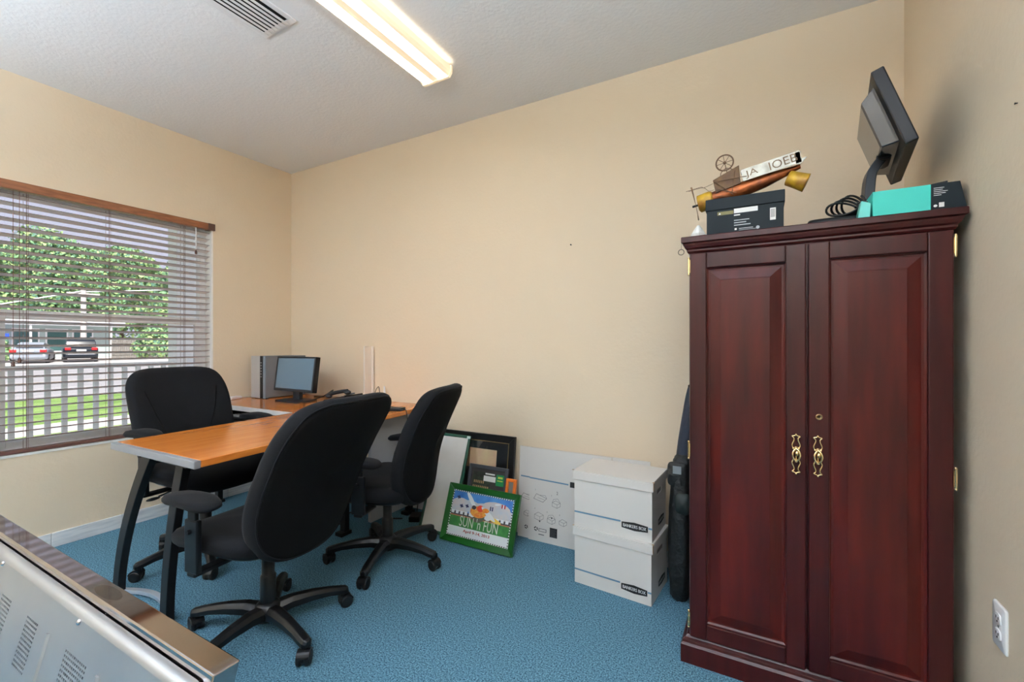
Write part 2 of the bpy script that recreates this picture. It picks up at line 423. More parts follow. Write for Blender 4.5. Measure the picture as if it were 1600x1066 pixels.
# ------------------------------------------------------------------ mahogany storage cabinet
CX0, CX1, CYF, CYB, CH = -.228, .512, 1.80, 2.46, 1.60
cab = thing('storage_cabinet', 'tall dark mahogany two door storage cabinet in the right corner', 'cabinet', ((CX0 + CX1) / 2, CYF, 0))
W2 = (CX1 - CX0) / 2; DP = CYB - CYF
m = MB()
m.box(-W2, W2, .0, DP, .095, 1.545)
m.build('carcass', MAHOG, cab, bevel=.003)
def moulding(prof, z, name):      # mitred moulding on front and two sides, profile = (outset, height)
    m = MB(); rs = []
    for (o_, zz) in prof:
        rs.append([(-W2 - o_, DP, z + zz), (-W2 - o_, -o_ * 1.15, z + zz), (W2 + o_, -o_ * 1.15, z + zz), (W2 + o_, DP, z + zz)])
    m.rings(rs, 0, False)
    return m.build(name, MAHOG, cab)
moulding([(.004, 0), (.008, .006), (.008, .012), (.014, .018), (.018, .028), (.019, .034), (.026, .038), (.026, .056), (.024, .059)], 1.543, 'cornice')
moulding([(.027, 0), (.027, .066), (.022, .074), (.020, .082), (.012, .088), (.006, .097)], 0.0, 'plinth')
def cab_door(x0, x1, name_side):
    z0, z1 = .100, 1.538; th = .022; st = .058
    d = MB()
    # rails and stiles with a stepped inner edge, raised bevelled panel
    y0 = -th
    d.box(x0, x0 + st, y0, 0, z0, z1).box(x1 - st, x1, y0, 0, z0, z1).box(x0 + st, x1 - st, y0, 0, z1 - st, z1).box(x0 + st, x1 - st, y0, 0, z0, z0 + st)
    door = d.build('door', MAHOG, cab, bevel=.004)
    ix0, ix1, iz0, iz1 = x0 + st, x1 - st, z0 + st, z1 - st
    p = MB(); rs = []
    for ins, yy in ((0, -.010), (.006, -.006), (.012, -.006), (.045, -.017), (.048, -.0185), (.05, -.0185)):
        rs.append([(ix0 + ins, yy, iz0 + ins), (ix1 - ins, yy, iz0 + ins), (ix1 - ins, yy, iz1 - ins), (ix0 + ins, yy, iz1 - ins)])
    p.rings(rs, 0, False, False, True)
    p.build('raised_panel', MAHOG_PANEL, door)
    return door
MIDX = .145 - (CX0 + CX1) / 2
dl = cab_door(-W2 + .004, MIDX - .003, 'l'); dr = cab_door(MIDX + .004, W2 - .004, 'r')
def pull_handle(door, x, zc):
    y = -.022
    h = MB()
    for sg in (1, -1):
        for sx in (1, -1):
            pts = [(0, .066), (.004, .062), (.0115, .060), (.0065, .054), (.0062, .046), (.010, .036), (.0115, .028), (.008, .021), (.0, .0185)]
            P = [(x + sx * a, y - .004, zc + sg * b) for a, b in pts]
            h.tube(bez(P, 4), .0024, 6)
        h.ball((x, y - .005, zc + sg * .066), .0035, 5)
        h.ball((x, y - .008, zc + sg * .021), .0062, 6)
        h.cyl((x, y, zc + sg * .021), (x, y - .018, zc + sg * .021), .004, n=10)
        for sx in (1, -1): h.ball((x + sx * .008, y - .007, zc + sg * .019), .0035, 5)
    h.tube([(x, y - .003, zc + .021), (x, y - .003, zc - .021)], .003, 6)
    hd = h.build('handle', BRASS, door)
    b = MB()
    P = [(x + .000, y - .015, zc + .021), (x + .007, y - .019, zc + .014), (x + .011, y - .021, zc), (x + .007, y - .019, zc - .014), (x, y - .015, zc - .021)]
    b.tube(bez(P, 5), .0032, 8, rs=None)
    P = [(2 * x - a, b_, c_) for a, b_, c_ in P]
    b.tube(bez(P, 5), .0032, 8)
    b.ball((x + .002, y - .016, zc + .004), .007, 7, (.9, .8, 1.3))
    b.build('bail', BRASS, hd)
cxm = (CX0 + CX1) / 2
pull_handle(dl, .113 - cxm, .826); pull_handle(dr, .174 - cxm, .826)
lk = MB(); lx, lz = .178 - cxm, .956
lk.lathe([(.0105, 0), (.0105, .002), (.009, .004), (.006, .0045), (.006, .003), (.0, .003)], 18, xf=Matrix.Translation((lx, -.022, lz)) @ Matrix.Rotation(PI / 2, 4, 'X'))
lko = lk.build('lock', BRASSDARK, dr)
MB().box(lx - .001, lx + .001, -.0272, -.0255, lz - .003, lz + .003).build('keyhole', DARKHOLE, lko)
def hinge(x, z, sg):
    h = MB()
    h.cyl((x, -.0235, z - .028), (x, -.0235, z + .028), .0038, n=10)
    h.ball((x, -.0235, z + .031), .0042, 6).ball((x, -.0235, z - .031), .0042, 6)
    h.box(min(x, x - sg * .005), max(x, x - sg * .005), -.0245, -.0222, z - .024, z + .024)
    for k in (-.012, .012): h.cyl((x, -.0235, z + k - .001), (x, -.0235, z + k + .001), .0044, n=10)
    h.build('hinge', BRASS, cab)
for z in (1.49, .80, .165):
    hinge(-W2 + .001, z, -1); hinge(W2 - .001, z, 1)

# ------------------------------------------------------------------ L shaped desk
DZ = .765; TH = .028
dk = thing('office_desk', 'orange wood laminate L shaped desk with black bowed legs', 'desk', (-2.2, 1.3, 0))
ox, oy = -2.2, 1.3
def dpt(x, y): return (x - ox, y - oy)
top = [dpt(-2.482, .860), dpt(-1.811, .874), dpt(-1.895, 1.75), dpt(-2.556, 1.75)]
MB().prism(top, DZ - TH, DZ).build('table_top', DESKWOOD, dk, bevel=.003)
tr = [dpt(-2.480, .835), dpt(-1.808, .849), dpt(-1.8105, .873), dpt(-2.481, .859)]
MB().prism(tr, DZ - TH - .001, DZ + .0005).build('end_trim', GREYTRIM, dk, bevel=.003)
MB().prism([dpt(-3.622, 1.757), dpt(-1.985, 1.757), dpt(-1.975, 2.0), dpt(-2.02, 2.40), dpt(-2.10, 2.465), dpt(-3.622, 2.465)], DZ - TH, DZ).build('side_top', DESKWOOD, dk, bevel=.003)
MB().prism([dpt(-3.622, 1.750), dpt(-2.56, 1.750), dpt(-2.56, 1.7565), dpt(-3.622, 1.7565)], DZ - TH - .002, DZ + .0005).build('edge_band', WHITEEDGE, dk)
for (xt, xb_, bow) in ((-2.33, -2.68, -.045), (-2.06, -2.215, -.05)):
    P = []
    for k in range(13):
        u = k / 12; z = (DZ - TH) * (1 - u)
        x = xt + (xb_ - xt) * (1 - (1 - u) ** 1.7)
        P.append((x - ox, .935 - oy + .0, z))
    MB().sweep(P, .032, .058, (0, 1, 0)).build('leg', BLACKMETAL, dk, bevel=.003)
P = [(-2.68 - ox + (.465) * k / 12, 1.0 - oy + .05 * math.sin(PI * k / 12) - .055, .010 + .012 * math.sin(PI * k / 12)) for k in range(13)]
MB().sweep(P, .026, .018, (0, 1, 0)).build('foot_bar', mat('pale_metal', (190, 200, 212), .3, .5), dk, bevel=.002)
MB().box(-2.30 - ox, -2.02 - ox, .92 - oy, 1.72 - oy, DZ - TH - .045, DZ - TH).build('under_beam', BLACKMETAL, dk, bevel=.003)
# far end: side panel, legs and feet
MB().box(-2.135 - ox, -2.11 - ox, 1.98 - oy, 2.42 - oy, .08, DZ - TH).build('side_panel', GREYPANEL, dk, bevel=.002)
for (x, y) in ((-2.275, 1.92), (-3.56, 1.84), (-3.56, 2.40), (-2.16, 2.38)):
    lg = MB().box(x - .022 - ox, x + .022 - ox, y - .018 - oy, y + .018 - oy, .02, DZ - TH).build('leg', BLACKMETAL, dk, bevel=.003)
    MB().box(x - .03 - ox, x + .03 - ox, y - .05 - oy, y + .03 - oy, 0, .022).build('foot', BLACKMETAL, lg, bevel=.003)
MB().box(-3.50 - ox, -2.32 - ox, 2.36 - oy, 2.375 - oy, .38, DZ - TH).build('modesty_panel', BLACKMETAL, dk)
tray = MB().box(-3.36 - ox, -2.72 - ox, 1.70 - oy, 2.02 - oy, .650, .662).build('keyboard_tray', BLACKMETAL, dk, bevel=.003)
for x in (-3.34, -2.74): MB().box(x - .01 - ox, x + .01 - ox, 1.78 - oy, 2.02 - oy, .662, DZ - TH).build('tray_bracket', BLACKMETAL, tray)

# keyboard and wrist pad on the tray
kb = thing('keyboard', 'black computer keyboard with pale keys on the sliding tray', 'keyboard', (-3.15, 1.84, .662), (0, 0, 0))
MB().box(-.20, .20, -.065, .065, 0, .018).build('case', PLASTIC, kb, bevel=.004)
ks = MB()
for r in range(5):
    for c in range(18):
        x = -.186 + c * .0215; y = -.05 + r * .022
        ks.box(x - .0075, x + .0075, y - .0075, y + .0075, .018, .026)
ko = ks.build('keys', mat('pale_keys', (196, 200, 204), .5), kb, bevel=.0015); ko['kind'] = 'stuff'
mp = thing('mouse_pad', 'dark gel mouse pad with raised wrist rest on the tray', 'mouse pad', (-2.85, 1.90, .662))
MB().prism(supel(.10, .12, 5), 0, .004).build('pad', FABRIC, mp)
MB().pillow(supel(.095, .03, 3), [(0, .004), (1, .004), (1, .012), (.85, .020), (0, .022)], 0, lambda p: (p[0], p[1] - .085, p[2])).build('wrist_rest', mat('gel_grey', (58, 64, 72), .5), mp)

# computer tower
tw = thing('computer_tower', 'silver fronted grey desktop computer tower on the desk corner', 'computer', (-3.455, 2.075, DZ))
MB().box(-.085, .085, .012, .36, .006, .335).build('case', GREYPLASTIC, tw, bevel=.004)
MB().box(-.087, .028, -.004, .0115, .004, .337).build('front_panel', SILVER, tw, bevel=.004)
MB().box(.0285, .062, -.002, .0115, .004, .337).build('drive_strip', PLASTIC, tw, bevel=.002)
MB().box(.0625, .087, .0, .0115, .004, .337).build('front_trim', mat('blue_grey_plastic', (124, 140, 152), .4), tw, bevel=.003)
m = MB()
for k in range(6): m.box(.036, .054, -.004, -.002, .17 + k * .022, .178 + k * .022)
m.build('port_row', GREYTRIM, tw)['kind'] = 'stuff'
for x in (-.07, .07):
    for y in (.03, .33): MB().cyl((x, y, 0), (x, y, .008), .01, n=10).build('foot', RUBBER, tw)

# monitor on the desk
mo = thing('computer_monitor', 'switched off black monitor on the desk beside the tower', 'monitor', (-3.045, 2.12, DZ))
MB().prism(supel(.135, .095, 8, 40), 0, .012).build('stand_base', DARKGREY, mo, bevel=.002)
MB().box(-.045, .03, .005, .035, .012, .15).build('stand_neck', DARKGREY, mo, bevel=.003)
hx = Matrix.Translation((0, -.005, .205)) @ Matrix.Rotation(math.radians(-7), 4, 'X')
hd = MB().box(-.228, .228, -.008, .030, -.132, .132, xf=hx).build('housing', PLASTIC, mo, bevel=.004)
m = MB()
m.box(-.226, -.212, -.011, -.008, -.130, .130, xf=hx).box(.212, .226, -.011, -.008, -.130, .130, xf=hx).box(-.212, .212, -.011, -.008, .118, .130, xf=hx).box(-.212, .212, -.011, -.008, -.130, -.112, xf=hx)
m.build('bezel', DARKGREY, mo, bevel=.001)
MB().box(-.212, .212, -.0095, -.008, -.112, .118, xf=hx).build('screen', SCREEN, mo)

# small white adapter, phone, folded board, small black hub
r = thing('white_adapter', 'small white adapter lying by the computer tower', 'adapter', (-3.58, 1.96, DZ), (0, 0, .3))
MB().box(-.03, .03, -.05, .05, 0, .022).build('body', WHITE, r, bevel=.006)
MB().tube(bez([(0, .05, .011), (.01, .10, .006), (-.02, .16, .004), (-.03, .26, .004)], 6), .003, 6).build('cord', WHITE, r)
ph = thing('desk_phone', 'black desk telephone with handset behind the chairs', 'telephone', (-2.74, 2.30, DZ), (0, 0, .15))
m = MB(); m.prism([(-.10, 0), (.10, 0), (.10, .055), (-.06, .022), (-.10, .018)], -.10, .10, xf=Matrix.Rotation(PI / 2, 4, 'X') @ Matrix.Rotation(0, 4, 'Z'))
m.build('body', PLASTIC, ph, bevel=.005)
hs = MB().tube(bez([(-.09, -.06, .046), (-.04, -.06, .064), (.04, -.06, .080), (.09, -.06, .086)], 6), .014, 8).build('handset', DARKGREY, ph)
MB().ball((-.085, -.06, .040), .024, 7, (1.1, 1, .7)).build('mouthpiece', DARKGREY, hs); MB().ball((.09, -.06, .076), .024, 7, (1.1, 1, .7)).build('earpiece', DARKGREY, hs)
m = MB()
for a in range(4):
    for b in range(3): m.box(-.02 + a * .022, -.006 + a * .022, .0 + b * .022, .012 + b * .022, .026 + a * .008, .036 + a * .008)
mm = m.build('keypad', GREYPLASTIC, ph); mm['kind'] = 'stuff'
tag(MB().tube(bez([(-2.97, 2.18, DZ + .004), (-2.92, 2.26, DZ + .03), (-2.90, 2.33, DZ + .07), (-2.97, 2.38, DZ + .05), (-3.08, 2.40, DZ + .006), (-3.16, 2.36, DZ + .004)], 8), .004, 6).build('monitor_cable', RUBBER), 'black cable looping behind the desk monitor', 'cable')
fb = thing('folded_board', 'narrow pale folded board standing on the desk against the wall', 'board', (-2.62, 2.472, DZ))
m = MB(); m.prism([(0, -.008), (-.004, -.070), (-.020, -.070), (-.030, -.004), (.02, -.004)], 0, .414)
m.build('panel', mat('pale_board', (222, 214, 204), .6), fb, bevel=.001)
r = thing('desk_plug', 'dark plug with cord loop on the desk beside the folded board', 'plug', (-2.50, 2.40, DZ))
MB().box(-.022, .022, -.016, .016, 0, .03).build('body', BLACKMETAL, r, bevel=.004)
MB().tube(bez([(-.015, 0, .03), (-.02, .01, .075), (0, .02, .11), (.012, .02, .075), (.018, .01, .03)], 6), .0028, 6).build('cord', RUBBER, r)
tag(MB().cyl((.03, 0, 0), (-.03, .05, .105), .010, .006, n=10).build('white_rod', WHITE, None, (-2.45, 2.41, DZ + .004)), 'short white tapered rod leaning by the plug', 'rod')
r = thing('small_hub', 'small flat black hub at the right end of the desk', 'hub', (-2.058, 2.14, DZ), (0, 0, .25))
MB().box(-.055, .055, -.035, .035, 0, .02).build('body', DARKGREY, r, bevel=.004)
MB().box(-.040, .040, -.0365, -.0352, .005, .015).build('port_row', DARKHOLE, r)
MB().tube(bez([(.055, 0, .01), (.075, .0, .005), (.085, .0, -.06), (.08, .01, -.25), (.085, .015, -.50)], 8), .003, 6).build('cord', RUBBER, r)

# ------------------------------------------------------------------ office chairs
def chair(loc, facing, star, dz, label, recline=.235, arm=0.):
    R = thing('office_chair', label, 'chair', (loc[0], loc[1], 0), (0, 0, math.radians(facing)), group='black swivel office chairs round the desk')
    st0 = math.radians(star - facing)
    MB().lathe([(.028, .055), (.05, .06), (.055, .085), (.048, .115), (.036, .128), (.030, .130)], 20).build('hub', PLASTIC, R)
    arm_o = cas_o = whl_o = None
    for k in range(5):
        a = st0 + k * 2 * PI / 5
        if arm_o is None:
            m = MB(); rr = []
            for (x, z, w_, h_) in ((.03, .092, .062, .052), (.09, .102, .056, .046), (.17, .100, .048, .040), (.24, .092, .042, .034), (.285, .083, .044, .032), (.312, .078, .040, .030), (.322, .076, .02, .022)):
                rr.append([(x, y_ * w_ / 2, z + z_ * h_ / 2) for y_, z_ in ((-1, -1), (1, -1), (1.0, .2), (.55, 1), (-.55, 1), (-1.0, .2))])
            m.rings(rr, 0, False)
            o = arm_o = m.build('base_arm', PLASTIC, R, bevel=.004)
            o.rotation_euler = (0, 0, a)
        else: o = copy_part(arm_o, R, rot=(0, 0, a))
        px, py = .300 * math.cos(a), .300 * math.sin(a)
        sw = a + random.uniform(-.9, .9)
        if cas_o is None:
            m = MB(); m.cyl((0, 0, .045), (0, 0, .078), .011, n=10)
            m.tube([(.012, -.006, .034), (.012, .006, .034)], .0, 14, rs=[.027, .027])
            rr = [[(.012 + .029 * math.cos(q), y_, .031 + .029 * math.sin(q)) for q in [math.radians(v_) for v_ in range(10, 171, 16)]] for y_ in (-.023, .023)]
            rr = [r_ + [(.012 + .012 * math.cos(q), r_[0][1], .031 + .012 * math.sin(q)) for q in [math.radians(v_) for v_ in range(170, 9, -16)]] for r_ in rr]
            m.rings(rr, 0, False)
            c_ = cas_o = m.build('caster', PLASTIC, R, bevel=.002)
            w1 = MB()
            for sg in (-1,): w1.tube([(.012, sg * .006, .0275), (.012, sg * .010, .0275), (.012, sg * .021, .0275), (.012, sg * .025, .0275)], .02, 18, rs=[.024, .0275, .0275, .023])
            whl_o = w1.build('wheel', RUBBER, c_)
            whl_p = MB().tube([(.012, .006, .0275), (.012, .010, .0275), (.012, .021, .0275), (.012, .025, .0275)], .02, 18, rs=[.024, .0275, .0275, .023]).build('wheel', RUBBER, c_)
        else:
            c_ = copy_part(cas_o, R); copy_part(whl_o, c_); copy_part(whl_p, c_)
        c_.location = (px, py, 0); c_.rotation_euler = (0, 0, sw)
    m = MB(); m.lathe([(.030, .125), (.030, .235 + dz * .5), (.027, .24 + dz * .5), (.024, .245 + dz * .5), (.024, .375 + dz)], 20)
    m.build('gas_column', PLASTIC, R)
    Z = dz
    m = MB(); m.box(-.12, .10, -.075, .075, .365 + Z, .405 + Z)
    m.build('tilt_mechanism', BLACKMETAL, R, bevel=.008)
    m = MB(); m.tube(bez([(.03, -.07, .385 + Z), (.035, -.17, .378 + Z), (.04, -.25, .366 + Z)], 5), .005, 8)
    lv = m.build('lever', CHROME, R)
    MB().ball((.042, -.275, .362 + Z), .016, 7, (.7, 2.0, .5)).build('paddle', PLASTIC, lv)
    # seat cushion
    def swarp(p):
        x, y, z = p
        return (x + .035, y, z + .445 + Z - .045 * max(0, (x - .08) / .17) ** 2 + .012 * (y / .25) ** 2)
    MB().pillow(supel(.255, .262, 4.2, 56), [(0, -.038), (.80, -.038), (.93, -.030), (.985, -.010), (1, .008), (.99, .026), (.94, .040), (.82, .048), (.5, .046), (0, .044)], 0, swarp).build('seat', FABRIC, R)
    MB().pillow(supel(.215, .22, 4, 40), [(0, -.052), (.95, -.052), (1, -.040), (1, -.030)], 0, swarp).build('seat_pan', PLASTIC, R)
    # backrest
    out = []
    n = 72
    for k in range(n):
        tt = 2 * PI * k / n; c, s_ = math.cos(tt), math.sin(tt)
        e = 5.0 if s_ > 0 else 2.9
        y = .272 * math.copysign(abs(c) ** (2 / e), c); z = .305 * math.copysign(abs(s_) ** (2 / e), s_)
        u = (.305 - z) / .61
        y *= (1 - .12 * u ** 1.8) * (1 - .04 * (1 - u))
        out.append((y, z))
    def bwarp(p):
        y, z, dd = p
        h_ = (z + .305) / .61
        xc = -.200 - recline * h_ + .040 * math.sin(PI * min(1, h_ * 1.15)) + .055 * (y / .27) ** 2
        return (xc + dd, y, z * 1.05 + .685 + Z)
    MB().pillow(out, [(.955, -.030), (.985, -.022), (1.0, -.004), (1.0, .012), (.975, .034), (.91, .046), (.6, .050), (.02, .052)], 0, bwarp, cap0=False).build('backrest', FABRIC, R)
    bs = MB().pillow(out, [(0, -.042), (.6, -.041), (.90, -.038), (.95, -.032), (.956, -.024)], 0, bwarp, cap1=False).build('back_panel', FABRIC_BACK, R)
    MB().tube([bwarp((y * .957, z * .957, -.031)) for y, z in out], .0035, 6, closed=True).build('piping', FABRIC, bs)
    for sg in (-1, 1):
        sm = MB()
        P = [(sg * .19, .19), (sg * .15, .05), (sg * .095, -.09), (0.05 * sg, -.19)]
        sm.tube([bwarp((y, z, .0525)) for y, z in [(q[0], q[1]) for q in [(a_[0], a_[1]) for a_ in bez([(x_, z_, 0) for x_, z_ in P], 6)]]], .0028, 6)
        sm.build('seam', FABRIC_BACK, R)
    # back bracket
    m = MB(); P = bez([(-.08, 0, .378 + Z), (-.19, 0, .375 + Z), (-.215, 0, .395 + Z), (-.222, 0, .45 + Z)], 5)
    m.sweep(P, .075, .016, (0, 1, 0)); m.build('back_bracket', PLASTIC, R, bevel=.003)
    # armrests
    for sg in (-1, 1):
        m = MB()
        m.box(-.035, .035, sg * .296 - .010, sg * .296 + .010, .385 + Z, .575 + Z + arm)
        m.box(-.022, .022, min(sg * .16, sg * .306), max(sg * .16, sg * .306), .372 + Z, .388 + Z)
        ar = m.build('armrest', PLASTIC, R, bevel=.005)
        MB().box(-.022, .022, sg * .296 - .007, sg * .296 + .007, .55 + Z + arm, .632 + Z + arm).build('arm_slide', BLACKMETAL, ar, bevel=.003)
        MB().cyl((0, sg * .308, .535 + Z + arm), (0, sg * .318, .535 + Z + arm), .009, n=12).build('height_button', BLACKMETAL, ar)
        MB().pillow([(x_, y_ * (1 - .18 * (x_ / .135))) for x_, y_ in supel(.135, .047, 3, 36)], [(0, -.016), (.9, -.016), (1, -.006), (1, .004), (.9, .015), (.6, .019), (0, .020)], 0,
                    lambda p: (p[0] + .015, p[1] + sg * .298, p[2] + .645 + Z + arm - .012 * (p[0] / .135) ** 2)).build('arm_pad', FABRIC, ar)
    return R
chair((-1.785, 1.115), 186, 136, 0.0, 'nearest black office chair, its back turned to the viewer', .285)
chair((-1.81, 1.82), 197, 5.7, -.03, 'black office chair seen side on, beside the framed pictures', .175)
chair((-2.72, 1.335), 4, -93, .055, 'black office chair facing the viewer in front of the window', .13, .05)

# ------------------------------------------------------------------ television leaning in the foreground
tvt = math.atan(.258)
TVW = 1.28; tvx1 = -.688; TVH = .66
# local frame: x along width (0 at right end, negative left), z up the panel, y toward the screen side; origin bottom right
topY, topZ = .345, .72
ct, s_t = math.cos(tvt), math.sin(tvt)
org = (tvx1, topY - TVH * s_t, topZ - TVH * ct)
tv = thing('television', 'large flat television with bare steel back in the near corner', 'television', org, (-tvt, 0, 0))
q_ = math.tan(tvt)
MB().add([(-TVW, .003, 0), (0, .003, 0), (0, .040, 0), (-TVW, .040, 0), (-TVW, .003, TVH), (0, .003, TVH), (0, .040, TVH + .037 * q_), (-TVW, .040, TVH + .037 * q_)],
         [(0, 3, 2, 1), (4, 5, 6, 7), (0, 1, 5, 4), (1, 2, 6, 5), (2, 3, 7, 6), (3, 0, 4, 7)]).build('bezel', GLOSSBEZEL, tv, bevel=.002)
MB().box(-TVW + .02, -.02, .0402, .0425, .02, TVH - .02).build('screen', mat('tv_screen', (14, 14, 16), .12), tv)
# steel back: framed openings filled with slotted grilles
yb = -.016
def bx(xw): return xw - tvx1
panels = [(-1.64, -1.577), (-1.473, -1.41), (-1.31, -1.247), (-1.105, -1.010), (-.92, -.82)]
vz1, vz0 = TVH - .083, TVH - .176
m = MB()
zt, zbm, xl, xr = TVH - .014, .03, -TVW + .012, -.014
m.box(xl, xr, yb, yb + .002, vz1, zt - .016)
m.box(xl, xr, yb, yb + .002, zbm, vz0)
edges = [xl] + [bx(e) for p in panels for e in p] + [xr]
for i in range(0, len(edges), 2): m.box(edges[i], edges[i + 1], yb, yb + .002, vz0, vz1)
# rolled top and right edges
arc = [(yb + .016 * (1 - math.cos(q)), zt - .016 + .016 * math.sin(q)) for q in [PI / 2 * k / 6 for k in range(7)]]
m.rings([[(xl, a, b) for a, b in arc], [(xr - .016, a, b) for a, b in arc]], 0, True, False, False, False)
arc2 = [(xr - .016 + .016 * math.sin(q), yb + .016 * (1 - math.cos(q))) for q in [PI / 2 * k / 6 for k in range(7)]]
m.rings([[(a, b, zbm) for a, b in arc2], [(a, b, zt - .016) for a, b in arc2]], 0, True, False, False, False)
cr = [[(xr - .016 + .016 * math.sin(q) * math.cos(w_), yb + .016 * (1 - math.cos(q)), zt - .016 + .016 * math.sin(q) * math.sin(w_)) for w_ in [PI / 2 * k / 6 for k in range(7)]] for q in [PI / 2 * k / 6 for k in range(7)]]
m.rings(cr, 0, True, False, False, False)
back = m.build('back_panel', STEEL, tv)
MB().box(xl + .01, xr - .02, -.002, .0025, zbm, zt - .01).build('inner_shield', DARKHOLE, tv)
for (p0, p1) in panels:
    g = MB(); x0, x1 = bx(p0), bx(p1); nc = max(8, int((x1 - x0) / .0075)); nr = 12
    for c in range(nc + 1):
        xx = x0 + (x1 - x0) * c / nc; g.box(xx - .0018, xx + .0018, yb, yb + .002, vz0, vz1)
    for q in range(nr + 1):
        zz = vz0 + (vz1 - vz0) * q / nr; g.box(x0, x1, yb + .0001, yb + .0019, zz - .0019, zz + .0019)
    o = g.build('vent_grille', STEEL, back); o['kind'] = 'stuff'
for xw in (-1.545, -1.188, -.965):
    g = MB(); x = bx(xw)
    g.rings([[(x + a, yb - b, z) for a, b in ((-.006, -.001), (-.003, .003), (0, .004), (.003, .003), (.006, -.001))] for z in (vz0 - .25, vz0 - .1, vz1)], 0, True, True, True, False)
    g.build('pressed_ridge', STEEL, back)
for xw in (-1.525, -1.083, -.735):
    MB().ball((bx(xw), yb - .001, TVH - .034), .0055, 7, (1, .7, 1)).build('screw', CHROME, back)
lb = MB()
lb.add([(-.41 + .05 * math.cos(a), .021 + .013 * math.sin(a), TVH + .0008 + (.018 + .013 * math.sin(a)) * q_) for a in [2 * PI * k / 20 for k in range(20)]], [tuple(range(20))])
lb.build('clear_label', PICGLASS, tv)
# stand: neck and floor plate (upright in the world)
Ri = Matrix.Rotation(tvt, 4, 'X') 
def w2l(p): return Ri @ (Vector(p) - Vector(org))
pl = MB(); 
xs = [(-.26, -.12), (.26, -.12), (.26, .14), (-.26, .14)]
cxt = tvx1 - TVW / 2; cyt = org[1] + .06
vv = [tuple(w2l((cxt + a, cyt + b, z))) for z in (0.0, .014) for a, b in xs]
pl.add(vv, [(3, 2, 1, 0), (4, 5, 6, 7), (0, 1, 5, 4), (1, 2, 6, 5), (2, 3, 7, 6), (3, 0, 4, 7)])
pl.build('stand_base', PLASTIC, tv, bevel=.003)
nk = MB(); vv = [tuple(w2l((cxt + a, cyt + b + (z - .01) * .258, z))) for z in (.01, .2) for a, b in ((-.06, -.035), (.06, -.035), (.06, -.005), (-.06, -.005))]
nk.add(vv, [(3, 2, 1, 0), (4, 5, 6, 7), (0, 1, 5, 4), (1, 2, 6, 5), (2, 3, 7, 6), (3, 0, 4, 7)])
nk.build('stand_neck', PLASTIC, tv, bevel=.003)

# ------------------------------------------------------------------ framed pictures leaning on the wall
def leaner(name, label, cat, x, y, lean, yaw=0.):
    return thing(name, label, cat, (x, y, 0), (-math.radians(lean), 0, math.radians(yaw)))
def frame_parts(root, w, h, fw, th, fmat, prof='flat', z0=0., inner=None, bevel=.003):
    def bar(pts):      # one mitred bar: pts = outer a, outer b, inner b, inner a (x,z)
        m = MB(); vs_ = []
        for (q, yy) in ((0, 0), (1, -th)):
            for i, (x, z) in enumerate(pts): vs_.append((x, yy if not (q and i > 1 and prof == 'bevel') else -th * .55, z))
        m.add(vs_, [(0, 1, 2, 3)[::-1][::-1], (7, 6, 5, 4), (0, 4, 5, 1), (1, 5, 6, 2), (2, 6, 7, 3), (3, 7, 4, 0)])
        return m.build('frame_bar', fmat, root, bevel=bevel)
    a, b, c, d = -w / 2, w / 2, z0, z0 + h
    bar([(a, c), (b, c), (b - fw, c + fw), (a + fw, c + fw)]); bar([(b, c), (b, d), (b - fw, d - fw), (b - fw, c + fw)])
    bar([(b, d), (a, d), (a + fw, d - fw), (b - fw, d - fw)]); bar([(a, d), (a, c), (a + fw, c + fw), (a + fw, d - fw)])

# large black frame
bf = leaner('picture_frame', 'large black picture frame with gold inner line against the wall', 'picture frame', -1.62, 2.375, 7.2)
BLACKFRAME = mat('black_carved_frame', (22, 22, 23), .4, bump=.6, bscale=160, bdist=.004)
frame_parts(bf, .58, .615, .046, .024, BLACKFRAME, 'bevel')
m = MB(); g_ = .244
m.box(-g_, g_, -.014, -.010, .046, .050).box(-g_, g_, -.014, -.010, .565, .569).box(-g_, -g_ + .004, -.014, -.010, .05, .565).box(g_ - .004, g_, -.014, -.010, .05, .565)
m.build('gold_fillet', mat('gold_line', (186, 158, 108), .35, .6), bf)
MB().box(-.242, .242, -.006, -.004, .05, .565).build('mat_board', mat('dark_mat_board', (40, 43, 47), .6), bf)
pm = mat('sunset_print', (250, 224, 178), .4, col2=(246, 204, 172), scale=9)
m = MB(); plate(m, -.14, .155, .39, .515, -.0066, 0); plate(m, -.14, -.05, .39, .515, -.0068, 1)
m.build('print', [pm, mat('dusk_print', (120, 96, 80), .5, col2=(176, 130, 90), scale=14)], bf)['kind'] = 'stuff'
MB().box(-.244, .244, -.0105, -.0095, .048, .567).build('glazing', PICGLASS, bf)
# white panel in a dark green frame
wp = leaner('framed_whiteboard', 'tall white board with dark green edge leaning behind the poster', 'board', -1.78, 2.205, 20)
GREENDK = mat('dark_green_frame', (18, 70, 54), .4)
frame_parts(wp, .265, .625, .018, .016, GREENDK)
MB().box(-.1145, .1145, -.010, -.004, .018, .607).build('panel', mat('whiteboard_face', (226, 224, 220), .5, col2=(214, 212, 208), scale=4), wp)
for sx in (-1, 1):
    for z in (0.004, .605): MB().box(sx * .1215 - .014, sx * .1215 + .014, -.0195, -.0165, z, z + .016).build('corner_clip', mat('clear_clip', (205, 222, 220), .25), wp)
